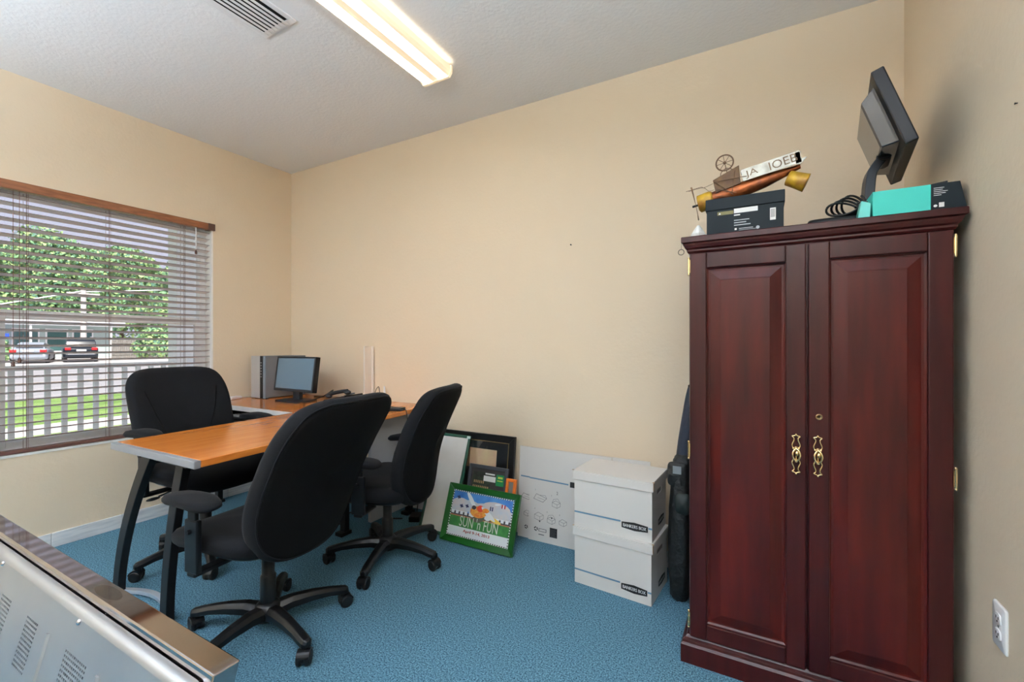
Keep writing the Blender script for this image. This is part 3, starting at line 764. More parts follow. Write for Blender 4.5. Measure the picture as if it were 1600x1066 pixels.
# certificate frame
cf = leaner('certificate_frame', 'grey framed plaque with photo and green sticker on black mat', 'plaque', -1.492, 2.297, 12.5)
frame_parts(cf, .29, .43, .022, .016, mat('charcoal_frame', (66, 68, 74), .45))
m = MB(); plate(m, -.123, .123, .022, .408, -.008, 0); plate(m, -.112, .022, .245, .385, -.0084, 1)
plate(m, -.112, .022, .245, .268, -.0088, 2); plate(m, -.030, .058, .335, .368, -.0092, 3); plate(m, .062, .118, .318, .385, -.0090, 4)
plate(m, -.020, .05, .376, .385, -.0092, 3)
for k in range(9): plate(m, -.105 + k * .0135, -.098 + k * .0135, .285, .303, -.0092, 2)
for k in range(6): plate(m, -.100 + k * .0135, -.093 + k * .0135, .318, .334, -.0092, 2)
plate(m, .074, .108, .362, .374, -.0094, 5); plate(m, .070, .110, .346, .352, -.0094, 5)
m.build('print', [mat('brown_mat', (58, 52, 52), .6), mat('forest_photo', (52, 66, 50), .5, col2=(36, 34, 32), scale=40), mat('sand_print', (196, 158, 112), .6), PRINTWHITE, mat('sticker_green', (24, 132, 74), .5), mat('sticker_yellow', (206, 214, 92), .5)], cf)['kind'] = 'stuff'
# orange frame
of = leaner('orange_picture', 'small bright orange frame peeking out beside the poster', 'picture frame', -1.305, 2.265, 13)
frame_parts(of, .07, .385, .018, .018, mat('orange_frame', (218, 112, 34), .45))
MB().box(-.017, .017, -.008, -.002, .018, .367).build('insert', mat('grey_insert', (120, 116, 110), .5), of)
# green poster frame
gf = leaner('framed_poster', 'green framed airplane event poster standing in front of the frames', 'poster', -1.452, 2.165, 19.5)
GREEN = mat('bright_green_frame', (18, 78, 22), .35)
PW, PH = .505, .335
frame_parts(gf, PW, PH, .036, .022, GREEN, 'bevel')
pic = [mat('poster_sky', (40, 96, 176), .5, col2=(84, 146, 208), scale=8), mat('poster_cloud', (214, 202, 200), .5, col2=(190, 200, 212), scale=18), mat('poster_field', (66, 140, 62), .5, col2=(40, 108, 52), scale=20),
       mat('poster_white', (232, 236, 240), .5), mat('poster_orange', (214, 110, 40), .5, col2=(226, 168, 72), scale=60), mat('poster_cowl', (88, 86, 74), .5), mat('poster_red', (170, 34, 50), .5),
       mat('poster_navy', (30, 40, 84), .5), mat('poster_brown', (176, 112, 84), .5), mat('poster_dark', (60, 60, 66), .5), mat('poster_letter', (206, 214, 196), .5), mat('poster_yellow', (236, 200, 84), .5), mat('poster_hub', (214, 70, 44), .5)]
m = MB(); e = .0003; Y0 = -.0105
ix, iz0, iz1 = PW / 2 - .036, .036, PH - .036
plate(m, -ix, ix, iz0, iz1, Y0, 0)
def blob(cx, cz, rx, rz, lay, mi, n=18, rot=0.):
    c, s_ = math.cos(rot), math.sin(rot); vs_ = []
    for k in range(n):
        a = 2 * PI * k / n; u, w_ = rx * math.cos(a), rz * math.sin(a)
        x = min(max(cx + c * u - s_ * w_, -ix), ix); z = min(max(cz + s_ * u + c * w_, iz0), iz1)
        vs_.append((x, Y0 - e * lay, z))
    m.add(vs_, [tuple(range(n))], mi)
H = iz1 - iz0
def zz(u): return iz0 + H * u
for i_, (cx, cz, rx, rz) in enumerate(((-.15, .66, .075, .075), (-.08, .70, .07, .05), (.10, .74, .10, .06), (.17, .60, .06, .07), (0.03, .62, .12, .08), (-.19, .60, .05, .06))): blob(cx, zz(cz), rx, rz * .62, 1 + i_ * .1, 1)
plate(m, -ix, ix, zz(.44), zz(.53), Y0 - 2 * e, 9)
plate(m, -ix, ix, zz(.20), zz(.45), Y0 - 2.2 * e, 2); plate(m, -ix, ix, zz(.43), zz(.455), Y0 - 2.4 * e, 8)
for k in range(13): plate(m, -ix + .01 + k * .032, -ix + .030 + k * .032, zz(.48), zz(.55), Y0 - 2.3 * e, 3)
plate(m, -ix, ix, iz0, zz(.21), Y0 - 2.5 * e, 3)
# airplane seen head on
blob(-.015, zz(.52), .050, .038, 3, 5); blob(-.015, zz(.60), .058, .033, 3.3, 4); blob(-.004, zz(.68), .024, .019, 3.6, 12)
blob(.055, zz(.52), .022, .016, 3.2, 3); blob(-.055, zz(.52), .020, .014, 3.2, 3); blob(.10, zz(.50), .05, .012, 3.1, 11, rot=-.25)
blob(-.075, zz(.82), .062, .013, 4, 3, rot=-.85); blob(.055, zz(.60), .062, .013, 4, 3, rot=-.55)
blob(.034, zz(.66), .024, .013, 4.1, 4); blob(-.05, zz(.68), .016, .012, 4.1, 9)
for (cx, cz) in ((-.17, .84), (-.10, .68), (-.14, .66)): blob(cx, zz(cz), .014, .006, 4.3, 7, rot=-.3); blob(cx, zz(cz), .005, .012, 4.35, 7, rot=-.3)
blob(.11, zz(.84), .022, .006, 4.3, 3, rot=.2)
for dx, mi in ((-.009, 6), (0, 3), (.009, 6)): plate(m, .150 + dx - .0045, .150 + dx + .0045, zz(.78), zz(.86), Y0 - 4.4 * e, mi)
for dx in (-.007, .007): plate(m, .072 + dx - .004, .072 + dx + .004, zz(.68), zz(.77), Y0 - 4.4 * e, 7)
text_on(m, "SUN 'n FUN", 0.0, zz(.345), .27, .060, Y0 - 5.2 * e, 10)
text_on(m, "SUN 'n FUN", 0.0015, zz(.342), .27, .060, Y0 - 5 * e, 7)
text_on(m, 'April 9-14, 2013', -.005, zz(.135), .185, .020, Y0 - 5.2 * e, 6, bold=.0008)
m.build('poster_print', pic, gf)['kind'] = 'stuff'
# chequered rope border
m = MB(); n = 0
def cheq(x0, z0, x1, z1):
    L_ = math.hypot(x1 - x0, z1 - z0); k = int(L_ / .0075)
    ux, uz = (x1 - x0) / L_, (z1 - z0) / L_
    for i in range(k):
        a0, a1_ = i * L_ / k, (i + 1) * L_ / k; nx, nz = -uz * .003, ux * .003
        m.quad((x0 + ux * a0 - nx, Y0 - .002, z0 + uz * a0 - nz), (x0 + ux * a1_ - nx, Y0 - .002, z0 + uz * a1_ - nz), (x0 + ux * a1_ + nx, Y0 - .002, z0 + uz * a1_ + nz), (x0 + ux * a0 + nx, Y0 - .002, z0 + uz * a0 + nz), i % 2)
q = .004
cheq(-ix + q, iz0 + q, ix - q, iz0 + q); cheq(ix - q, iz0 + q, ix - q, iz1 - q); cheq(ix - q, iz1 - q, -ix + q, iz1 - q); cheq(-ix + q, iz1 - q, -ix + q, iz0 + q)
m.build('chequered_border', [PRINTWHITE, PRINTBLACK], gf)['kind'] = 'stuff'

# ------------------------------------------------------------------ flattened cardboard blanks
def line(mb, x0, z0, x1, z1, y, w_=.0016, mi=1):
    L_ = math.hypot(x1 - x0, z1 - z0) or 1e-6; nx, nz = -(z1 - z0) / L_ * w_ / 2, (x1 - x0) / L_ * w_ / 2
    mb.quad((x0 - nx, y, z0 - nz), (x1 - nx, y, z1 - nz), (x1 + nx, y, z1 + nz), (x0 + nx, y, z0 + nz), mi)
def icon_box(mb, cx, cz, s, y, open_=False, arrow=None):
    a = [(-1, -.6), (.2, -.9), (1, -.4), (1, .35), (-.15, .75), (-1, .2)]
    P = [(cx + s * u, cz + s * w_) for u, w_ in a]
    for i in range(6): line(mb, *P[i], *P[(i + 1) % 6], y, .0018, 2)
    c = (cx + s * .2, cz - s * .12)
    for i in (1, 3, 5): line(mb, *P[i], *c, y, .0016, 2)
    if open_:
        line(mb, P[5][0], P[5][1], cx - s * .7, cz + s * 1.0, y, .0016, 2); line(mb, cx - s * .7, cz + s * 1.0, cx + s * .35, cz + s * 1.25, y, .0016, 2); line(mb, cx + s * .35, cz + s * 1.25, P[3][0], P[3][1], y, .0016, 2)
    if arrow:
        mb.add([(cx + arrow[0] * s - .006, y - .0001, cz + arrow[1] * s), (cx + arrow[0] * s + .006, y - .0001, cz + arrow[1] * s), (cx + arrow[0] * s, y - .0001, cz + arrow[1] * s - .010)], [(0, 2, 1)], 3)
def icon_tray(mb, cx, cz, s, y):
    P = [(cx - s * 1.5, cz - s * .5), (cx + s * .6, cz - s * .95), (cx + s * 1.4, cz - .1 * s), (cx - s * .9, cz + s * .55)]
    for i in range(4): line(mb, *P[i], *P[(i + 1) % 4], y, .0022, 2)
    line(mb, cx - s * .2, cz + s * .35, cx + s * 1.1, cz + s * .45, y, .0016, 2); line(mb, cx + s * 1.1, cz + s * .45, cx + s * 1.4, cz - s * .1, y, .0016, 2)
    line(mb, cx - s * .6, cz - s * .2, cx + s * .9, cz - s * .4, y, .0016, 2)
def recycle(mb, cx, cz, s, y):
    for k in range(3):
        a = PI / 2 + k * 2 * PI / 3; b = a + 1.5
        line(mb, cx + s * math.cos(a), cz + s * math.sin(a), cx + s * math.cos(b), cz + s * math.sin(b), y, s * .5, 3)
CM = [CARD, BLUELINE, PRINTGREY, PRINTBLACK, PRINTWHITE, CARDEDGE]
def card_sheet(label, x0, x1, y, lean, h, icons, notch=None):
    w_ = x1 - x0
    r = leaner('cardboard_blank', label, 'cardboard', x0, y, lean)
    outl = [(0, 0), (w_, 0), (w_, h), (0, h)] if not notch else [(0, 0), (w_, 0), (w_, h - notch[1]), (notch[0], h - notch[1]), (notch[0], h), (0, h)]
    m = MB(); m.prism(outl, 0, .005, 0, xf=Matrix.Rotation(PI / 2, 4, 'X'))
    for i, mi_ in enumerate(m.m):
        if i > 1: m.m[i] = 5
    m.build('sheet', CM, r)
    m = MB(); y_ = -.0054
    icons(m, y_, w_, h)
    if m.f: m.build('print', CM, r)['kind'] = 'stuff'
    return r
def ic_back(m, y, w_, h):
    line(m, .012, .372, w_ - .02, .356, y, .008, 1); 
    icon_tray(m, .055, .255, .024, y); icon_box(m, .062, .150, .022, y, arrow=(.9, -.9)); recycle(m, .058, .066, .011, y)
def ic_front(m, y, w_, h):
    line(m, .0, .372, .255, .366, y, .008, 1)
    plate(m, .265, .34, .352, .384, y, 3)
    icon_tray(m, .075, .265, .030, y); icon_box(m, .180, .240, .026, y, True); icon_box(m, .068, .150, .030, y, arrow=(.2, -.9)); icon_box(m, .150, .140, .026, y, True, arrow=(.1, .6)); icon_box(m, .225, .140, .024, y)
    recycle(m, .050, .072, .012, y); plate(m, .068, .120, .060, .078, y, 2); plate(m, .072, .116, .063, .075, y - .0001, 0); plate(m, .068, .105, .040, .045, y, 2)
    plate(m, .142, .190, .040, .096, y, 3)
    for k in range(5): plate(m, .148, .184 - (k % 2) * .008, .046 + k * .009, .0475 + k * .009, y - .0001, 2)
    text_on(m, '2', .185, .305, .010, .018, y, 3)
    text_on(m, '2', .040, .305, .005, .009, y, 2); text_on(m, '3', .148, .285, .005, .009, y, 2); text_on(m, '4', .040, .192, .005, .009, y, 2); text_on(m, '5', .122, .183, .005, .009, y, 2); text_on(m, '6', .203, .180, .005, .009, y, 2)
card_sheet('back sheet of flattened white box card leaning on the wall', -1.312, -.51, 2.434, 3.6, .557, ic_back)
card_sheet('front sheet of flattened white box card with assembly diagrams', -1.232, -.72, 2.424, 3.4, .557, ic_front)

# ------------------------------------------------------------------ lidded storage boxes
def storage_box(loc, yaw, h, label, stripe_z):
    w_, d_ = .385, .265
    r = thing('storage_box', label, 'box', loc, (0, 0, math.radians(yaw)), group='white lidded storage boxes')
    X = w_ / 2; t_ = .004; hz0, hz1 = h - .085, h - .060
    m = MB()
    # front and back walls, floor, end walls pierced by hand holes
    m.box(-X, X, 0, t_, 0, h - .008).box(-X, X, d_ - t_, d_, 0, h - .008).box(-X + t_, X - t_, t_, d_ - t_, 0, t_)
    for s_ in (-1, 1):
        xa, xb2 = (X - t_, X) if s_ > 0 else (-X, -X + t_)
        m.box(xa, xb2, t_, d_ - t_, 0, hz0).box(xa, xb2, t_, d_ - t_, hz1, h - .008).box(xa, xb2, t_, d_ / 2 - .045, hz0, hz1).box(xa, xb2, d_ / 2 + .045, d_ - t_, hz0, hz1)
    m.build('body', CARD, r)
    lm = MB(); o = .007
    lm.box(-X - o, X + o, -o, d_ + o, h - .006, h)
    lm.box(-X - o, X + o, -o, -o + .003, h - .045, h - .006).box(-X - o, X + o, d_ + o - .003, d_ + o, h - .045, h - .006)
    lm.box(-X - o, -X - o + .003, -o + .003, d_ + o - .003, h - .045, h - .006).box(X + o - .003, X + o, -o + .003, d_ + o - .003, h - .045, h - .006)
    lid = lm.build('lid', CARD, r, bevel=.0015)
    for s_ in (-1, 1):
        MB().box(s_ * (X + o) - .0012, s_ * (X + o) + .0012, -.004, .004, h - .040, h - .004).build('lid_slit', CARDEDGE, lid)
        MB().box(s_ * (X + o) - .005, s_ * (X + o) + .005, -o + .002, -o + .012, h - .0002, h + .0004).build('lid_slit', CARDEDGE, lid)
    s_ = MB(); plate(s_, -X, .045, stripe_z - .004, stripe_z + .004, -.0006, 0); s_.build('stripe', BLUELINE, r)
    s_ = MB(); plate(s_, .176, X, stripe_z - .012, stripe_z - .004, -.0006, 0)
    s_.build('stripe', BLUELINE, r)
    q = MB(); cxl, czl, lw, lh = .112, stripe_z - .014, .062, .017
    pts = [(-lw, -lh * .8), (0, -lh * 1.15), (lw, -lh * .8), (lw, lh * .8), (0, lh * 1.15), (-lw, lh * .8)]
    q.add([(cxl + a, -.0008, czl + b) for a, b in pts], [tuple(range(6))], 0)
    text_on(q, 'BANKERS BOX', cxl, czl, .108, .015, -.0012, 1, bold=.0006)
    q.build('label_plate', [PRINTBLACK, PRINTWHITE], r)
    q = MB()   # the same plate on the end wall
    q.add([(X + .0008, .165 + a * .9, czl + b) for a, b in pts], [tuple(range(6))], 0)
    vs_, fs = text_geo('BANKERS BOX')
    q.add([(X + .0012, .165 + a * .095, czl + b * .014) for a, b in vs_], fs, 1)
    q.build('label_plate', [PRINTBLACK, PRINTWHITE], r)
    return r
storage_box((-.615, 2.083, 0), -5, .284, 'lower white lidded storage box standing on the carpet', .068)
storage_box((-.615, 2.088, .2845), -3, .279, 'upper white lidded storage box stacked on the other', .072)

# ------------------------------------------------------------------ black bag beside the cabinet
bg_ = thing('duffel_bag', 'tall black nylon bag squeezed between boxes and cabinet', 'bag', (-.312, 2.25, 0))
rs = []
for (z, rx, ry, cx, cy) in ((.0, .030, .08, -.005, 0), (.03, .042, .11, -.008, 0), (.14, .050, .12, -.006, 0), (.30, .054, .125, -.004, 0), (.42, .055, .125, -.004, 0), (.52, .053, .12, .0, 0), (.60, .052, .115, .002, 0), (.655, .046, .10, .006, 0), (.68, .030, .07, .010, 0)):
    ring = []
    for k, (a, b) in enumerate(supel(rx, ry, 3, 28)):
        wob = 1 + .10 * math.sin(k * 1.7 + z * 21) * math.sin(z * 13 + k)
        ring.append((cx + a * wob, cy + b * wob, z))
    rs.append(ring)
MB().rings(rs).build('body', BAGBLACK, bg_)
m = MB(); P = bez([(.006, .0, .62), (.014, .0, .74), (.024, .0, .85), (.034, .0, .95), (.042, .0, 1.005)], 6)
m.rings([[(p[0] + a * (1 - .6 * i / 24), p[1] + b * (1 - .6 * i / 24), p[2]) for a, b in supel(.042, .07, 2.6, 18)] for i, p in enumerate(P)]); m.build('neck', BAGNAVY, bg_)
MB().tube([(.030, -.03, 1.0), (.040, .01, 1.006)], .006, 8).build('hook', BLACKMETAL, bg_)
fl = MB().pillow(supel(.042, .055, 5, 28), [(1, 0), (1, .006), (.9, .012), (0, .014)], 0, lambda p: (p[0] - .012, -.108 - p[2] + .03 * (p[1] + .02), p[1] + .60)).build('flap', BAGBLACK, bg_)
MB().box(-.028, .008, -.1265, -.1235, .605, .640).build('tag_window', mat('grey_tag', (128, 134, 138), .3), fl)
MB().pillow(supel(.035, .05, 3, 24), [(1, 0), (1, .01), (.8, .022), (0, .026)], 0, lambda p: (p[0] + .014, -.112 - p[2], p[1] + .47)).build('pocket', BAGGREEN, bg_)

# ------------------------------------------------------------------ things on top of the cabinet
CT = 1.602
sb = thing('shoe_box', 'dark slate cardboard box with printed labels on the cabinet', 'box', (-.045, 1.825, CT))
MB().box(-.125, .125, .004, .16, 0, .115).build('body', NAVYBOX, sb, bevel=.001)
MB().box(-.129, .129, 0, .164, .100, .143).build('lid', NAVYBOX, sb, bevel=.002)
m = MB(); y = .0034
plate(m, -.032, .045, .080, .097, y, 0); plate(m, -.088, -.034, .079, .092, y, 1); plate(m, .083, .101, .040, .083, y, 0)
for k in range(7): plate(m, .085, .099, .051 + k * .0042, .0528 + k * .0042, y - .0002, 2)
plate(m, -.032, -.012, .071, .075, y, 0)
for k, w_ in enumerate((.050, .040, .054)): plate(m, -.032, -.032 + w_, .052 - k * .009, .0555 - k * .009, y, 3)
plate(m, -.030, -.023, .018, .025, y, 0); plate(m, -.016, .030, .021, .0235, y, 3); plate(m, -.016, .040, .016, .0175, y, 3)
m.add([(.045 + .006 * math.cos(a), y, .020 + .006 * math.sin(a)) for a in [2 * PI * k / 12 for k in range(12)]], [tuple(range(12))], 3)
m.add([(-.084, y - .0002, .082), (-.076, y - .0002, .082), (-.080, y - .0002, .089)], [(0, 1, 2)], 0)
m.build('label_print', [PRINTWHITE, mat('olive_label', (112, 104, 52), .5), PRINTBLACK, mat('pale_text', (172, 180, 184), .6)], sb)['kind'] = 'stuff'

pb = MB(); random.seed(11)
rs = []
for (z, s_) in ((0, .9), (.015, 1.0), (.04, .96), (.062, .8), (.075, .45)):
    rs.append([(.178 * s_ * math.cos(a) * (1 + random.uniform(-.08, .08)), .058 * s_ * math.sin(a) * (1 + random.uniform(-.15, .15)), z + random.uniform(-.006, .006) * (z > 0)) for a in [2 * PI * k / 26 for k in range(26)]])
pb.rings(rs, 0, False)
tag(pb.build('plastic_bag', mat('pale_crumpled_plastic', (206, 220, 222), .35), None, (-.060, 2.05, CT)), 'pale crumpled plastic bag behind the dark box', 'plastic bag')
m = MB(); random.seed(5); rs = []
for (z, s_) in ((0, 1.0), (.016, 1.08), (.036, .70), (.052, .25)):
    rs.append([(.024 * s_ * math.cos(a) * (1 + random.uniform(-.1, .1)), .045 * s_ * math.sin(a), z) for a in [2 * PI * k / 14 for k in range(14)]])
m.rings(rs, 0, False)
tag(m.build('crumpled_paper', mat('white_tissue', (232, 236, 236), .6), None, (-.200, 1.84, CT)), 'white crumpled paper at the left end of cabinet top', 'paper')
kr = thing('hanging_ring', 'small dark ring on a thread hanging off the cabinet', 'ring', (-.256, 1.79, 1.549))
MB().tube([(.0105 * math.cos(a), 0, .0105 * math.sin(a)) for a in [2 * PI * k / 24 for k in range(24)]], .0011, 6, closed=True).build('ring', BLACKMETAL, kr)
MB().tube([(0, 0, .0105), (.001, 0, .03), (.004, .004, .055)], .0005, 5).build('thread', BLACKMETAL, kr)

# tin toy airplane lying upside down on the box
ap = thing('toy_airplane', 'rusty tin toy biplane lying upside down on the box', 'toy airplane', (-.028, 1.905, CT + .158), (0, math.radians(-11), 0))
COPPER = mat('copper_rust', (168, 92, 44), .4, .6, col2=(96, 52, 34), scale=22)
BROWNTIN = mat('brown_tin', (92, 66, 34), .5, .4, col2=(70, 46, 26), scale=30)
YELTIN = mat('yellow_tin', (196, 158, 40), .45, .2, col2=(140, 96, 30), scale=26)
TINPLATE = mat('bare_tin', (170, 166, 154), .4, .5, col2=(132, 128, 116), scale=24)
RUSTWIRE = mat('rusty_wire', (104, 78, 58), .6, .3)
m = MB(); rr = []
for (x, r_, z) in ((-.125, .026, .034), (-.10, .029, .033), (-.02, .029, .034), (.06, .024, .038), (.12, .016, .044), (.175, .008, .050)):
    rr.append([(x, r_ * 1.0 * math.cos(a), z + r_ * math.sin(a)) for a in [2 * PI * k / 16 for k in range(16)]])
m.rings(rr); m.build('fuselage', COPPER, ap)
MB().tube([(-.178, 0, .030), (-.174, 0, .030), (-.130, 0, .033), (-.122, 0, .033)], .03, 20, rs=[.026, .034, .034, .030]).build('cowling', YELTIN, ap)
pr = MB(); 
pr.rings([[(-.19 + .003 * math.sin(k_) , y_, z_) for y_, z_ in ((-w_, z0), (w_, z0))] + [(-.186, w_, z0), (-.186, -w_, z0)] for k_, (z0, w_) in enumerate(((-.030, .008), (-.010, .010), (.030, .004), (.065, .009), (.105, .007)))], 0, False)
pro = pr.build('propeller', mat('propeller_wood', (104, 72, 36), .5), ap)
MB().cyl((-.20, 0, .028), (-.178, 0, .028), .0045, n=10).build('shaft', BLACKMETAL, pro)
MB().add([(-.108, -.03, .044), (-.020, -.03, .050), (-.012, -.034, .118), (-.108, -.034, .094), (-.108, -.012, .044), (-.020, -.012, .050), (-.012, -.016, .118), (-.108, -.016, .094)],
         [(0, 1, 2, 3), (7, 6, 5, 4), (0, 4, 5, 1), (1, 5, 6, 2), (2, 6, 7, 3), (3, 7, 4, 0)]).build('engine_cover', BROWNTIN, ap, bevel=.001)
lp = MB(); lp.box(-.010, .178, -.036, -.033, .052, .096, 0)
lp.box(-.010, .178, -.033, .012, .092, .095, 0)
text_on(lp, 'JA', .022, .072, .042, .030, -.0364, 1, rot=.05); text_on(lp, 'IOEB', .124, .075, .088, .030, -.0364, 1, rot=.03)
lp.build('lettered_panel', [TINPLATE, mat('rust_letter', (92, 70, 44), .6)], ap)
MB().prism([(.172, .046), (.196, .064), (.176, .066), (.182, .090), (.164, .092), (.160, .05)], .032, .036, xf=Matrix.Rotation(PI / 2, 4, 'X')).build('tail_fin', TINPLATE, ap)
m = MB(); wc = Vector((-.056, -.02, .150))
m.tube([(wc.x + .030 * math.cos(a), wc.y, wc.z + .030 * math.sin(a)) for a in [2 * PI * k / 28 for k in range(28)]], .0028, 6, closed=True)
wh = m.build('wheel', RUSTWIRE, ap)
for k in range(8): MB().tube([wc, wc + Vector((.029 * math.cos(k * PI / 4), 0, .029 * math.sin(k * PI / 4)))], .0011, 5).build('spoke', RUSTWIRE, wh)
MB().ball(wc, .006, 6).build('wheel_hub', RUSTWIRE, wh)
m = MB()
for dx in (-.026, .026): m.tube(bez([(wc.x + dx, -.02, .092), (wc.x + dx * .75, -.02, .116), (wc.x, -.02, .128)], 5), .0016, 5)
m.tube([wc, (wc.x, -.02, .095)], .0016, 5); m.build('axle_strut', RUSTWIRE, ap)
m = MB(); 
for (a, b, c) in (((-.105, .088), (-.05, .012), -.038), ((-.10, .052), (-.04, .018), -.038), ((-.03, .10), (-.055, .02), -.038), ((-.105, .085), (.005, .066), -.039), ((-.11, .03), (-.06, .012), -.036)):
    m.tube([(a[0], c, a[1]), (b[0], c, b[1])], .0012, 5)
m.tube(bez([(-.11, -.02, .086), (-.145, -.02, .082), (-.155, -.02, .088), (-.21, -.02, .090)], 5), .0009, 5)
m.tube(bez([(-.11, -.03, .058), (-.130, -.03, .060), (-.148, -.03, .080), (-.20, -.03, .084)], 5), .0009, 5)
m.build('bracing_wire', RUSTWIRE, ap)['kind'] = 'stuff'
m = MB(); m.tube([(.128, -.01, .020), (.130, -.01, .0185), (.150, -.01, .004), (.176, -.01, -.016), (.180, -.01, -.019), (.1795, -.01, -.0185), (.152, -.01, .002)], .03, 20, rs=[.020, .026, .028, .031, .032, .029, .024])
m.build('tail_cone', YELTIN, ap)

# power adapter with coiled lead
pa = thing('power_adapter', 'flat black power adapter with coiled cable on the cabinet', 'adapter', (.235, 1.90, CT))
MB().pillow(supel(.085, .04, 4, 32), [(0, 0), (1, 0), (1, .020), (.92, .032), (0, .036)], 0, lambda p: (p[0], p[1], p[2])).build('body', BLACKMETAL, pa)
P = []
for i in range(105):
    a = 2 * PI * i / 25; k = i / 25
    P.append((.012 + .012 * k + (.050 - .004 * k) * math.cos(a) * .9, -.012 + .008 * k + .012 * math.sin(a * 2), .062 + .005 * k + (.020 + .004 * k) * math.sin(a)))
MB().tube(P, .0038, 6).build('cable', RUBBER, pa)
MB().tube(bez([(.06, -.02, .075), (.085, -.025, .073), (.10, -.03, .05), (.092, -.03, .022), (.075, -.02, .02)], 6), .0036, 6).build('lead', RUBBER, pa)
MB().tube(bez([(-.085, 0, .012), (-.105, -.02, .018), (-.108, -.02, .008), (-.118, -.01, .005)], 6), .003, 6).build('lead', RUBBER, pa)


# teal and slate carton
tb = thing('teal_carton', 'flat teal and slate carton at the right of cabinet top', 'box', (.322, 1.80, CT))
MB().box(0, .140, 0, .12, 0, .084).build('teal_sleeve', TEAL, tb, bevel=.001)
m = MB(); m.prism([(.1405, 0), (.222, 0), (.206, .0845), (.1405, .0845)], -.119, -.001, xf=Matrix.Rotation(PI / 2, 4, 'X'))
m.build('slate_end', NAVYBOX, tb, bevel=.001)
m = MB(); y = -.0003 + .0008
for k, w_ in enumerate((.030, .026, .040, .034, .022)): plate(m, .146, .146 + w_ * .8, .070 - k * .0055, .0715 - k * .0055, -.0002, 0)
plate(m, .158, .170, .012, .026, -.0002, 0)
m.add([(.150 + .0045 * math.cos(a), -.0002, .017 + .004 * math.sin(a)) for a in [2 * PI * k / 12 for k in range(12)]], [tuple(range(12))], 0)
m.build('print', PRINTWHITE, tb)['kind'] = 'stuff'
tag(MB().prism([(-.09, -.01), (.085, -.035), (.10, .05), (-.08, .06)], 0, .007).build('black_folder', BLACKMETAL, None, (.425, 1.87, CT + .0855), (math.radians(4), math.radians(-6), 0)), 'thin black folder lying on the teal carton', 'folder')
pc = MB(); random.seed(3)
pc.add([(0, 0, 0), (.03, -.01, .0), (.034, .0, .05), (.012, .01, .062), (0, .05, 0), (.03, .05, 0), (.034, .05, .05), (.012, .05, .062)], [(0, 1, 2, 3), (7, 6, 5, 4), (0, 4, 5, 1), (1, 5, 6, 2), (2, 6, 7, 3), (3, 7, 4, 0)])
tag(pc.build('teal_wrapper', mat('teal_film', (96, 196, 184), .3), None, (.283, 1.80, CT)), 'small teal wrapper between cable and carton', 'wrapper')

# monitor seen from behind and below
# frame: bottom near corner B, top near corner A, bottom far corner C
B_ = Vector((.424, 1.75, 1.817)); A_ = Vector((.3465, 1.75, 2.048)); ph_ = math.radians(7)
ey = Vector((math.sin(ph_), math.cos(ph_), 0)); ez = (A_ - B_).normalized(); ez = (ez - ey * ez.dot(ey)).normalized(); ex = ey.cross(ez).normalized()   # ex: out of the screen (+X)
Mrot = Matrix((ex, ey, ez)).transposed().to_4x4()
mb2 = thing('old_monitor', 'black monitor on the cabinet top seen from behind, tilted back', 'monitor', (0.33, 1.97, CT))
def toL(p): return p - Vector((0.33, 1.97, CT))
xf = Matrix.Translation(toL(B_)) @ Mrot
MW, MH = .435, .262
MB().box(-.034, 0, 0, MW, 0, MH, xf=xf).build('housing', BLACKMETAL, mb2, bevel=.004)
MB().box(.0003, .0012, .018, MW - .018, .02, MH - .016, xf=xf).build('screen', mat('monitor_screen_dark', (20, 22, 26), .15), mb2)
m = MB(); rr = []
for ins, xx in ((0, -.034), (.004, -.040), (.022, -.072), (.03, -.076)):
    rr.append([(xx, .045 + ins, .03 + ins * .6), (xx, MW - .045 - ins, .03 + ins * .6), (xx, MW - .045 - ins, MH - .03 - ins), (xx, .045 + ins, MH - .03 - ins)])
m.rings(rr, 0, False, xf=xf); m.build('rear_cover', mat('satin_grey_cover', (48, 54, 62), .16, spec=.9), mb2, bevel=.003)
m = MB()
m.cyl((-.055, MW / 2 - .05, .05), (-.055, MW / 2 + .05, .05), .022, n=16, xf=xf)
m.build('hinge', BLACKMETAL, mb2)
hp = xf @ Vector((-.055, MW / 2, .05))
base = Vector((0.0, .02, 0))
m = MB(); P = bez([tuple(hp), (hp.x - .035, hp.y - .005, hp.z - .05), (hp.x - .045, hp.y - .01, hp.z - .12), (hp.x - .05, hp.y - .01, .012)], 5)
m.sweep(P, .075, .028, (0, 1, 0)); m.build('stand_neck', DARKGREY, mb2, bevel=.004)
MB().prism(supel(.080, .095, 6, 36, hp.x - .03, hp.y + .065), 0, .012).build('stand_base', DARKGREY, mb2, bevel=.002)

# ------------------------------------------------------------------ bits on the floor
r = thing('floor_adapter', 'black power brick on the floor behind the side on chair', 'adapter', (-2.04, 2.31, 0), (0, 0, .5))
MB().box(-.035, .035, -.05, .05, 0, .035).build('body', BLACKMETAL, r, bevel=.004)
MB().tube(bez([(0, .05, .02), (.0, .10, .08), (.05, .12, .14)], 6), .0035, 6).build('cord', RUBBER, r)
tag(MB().tube(bez([(-2.12, 2.27, .005), (-2.25, 2.22, .005), (-2.42, 2.26, .005), (-2.55, 2.12, .005), (-2.60, 1.98, .005), (-2.50, 1.93, .005), (-2.40, 2.02, .005)], 10), .0045, 6).build('floor_cable', RUBBER), 'black cable trailing over the carpet under the desk', 'cable')

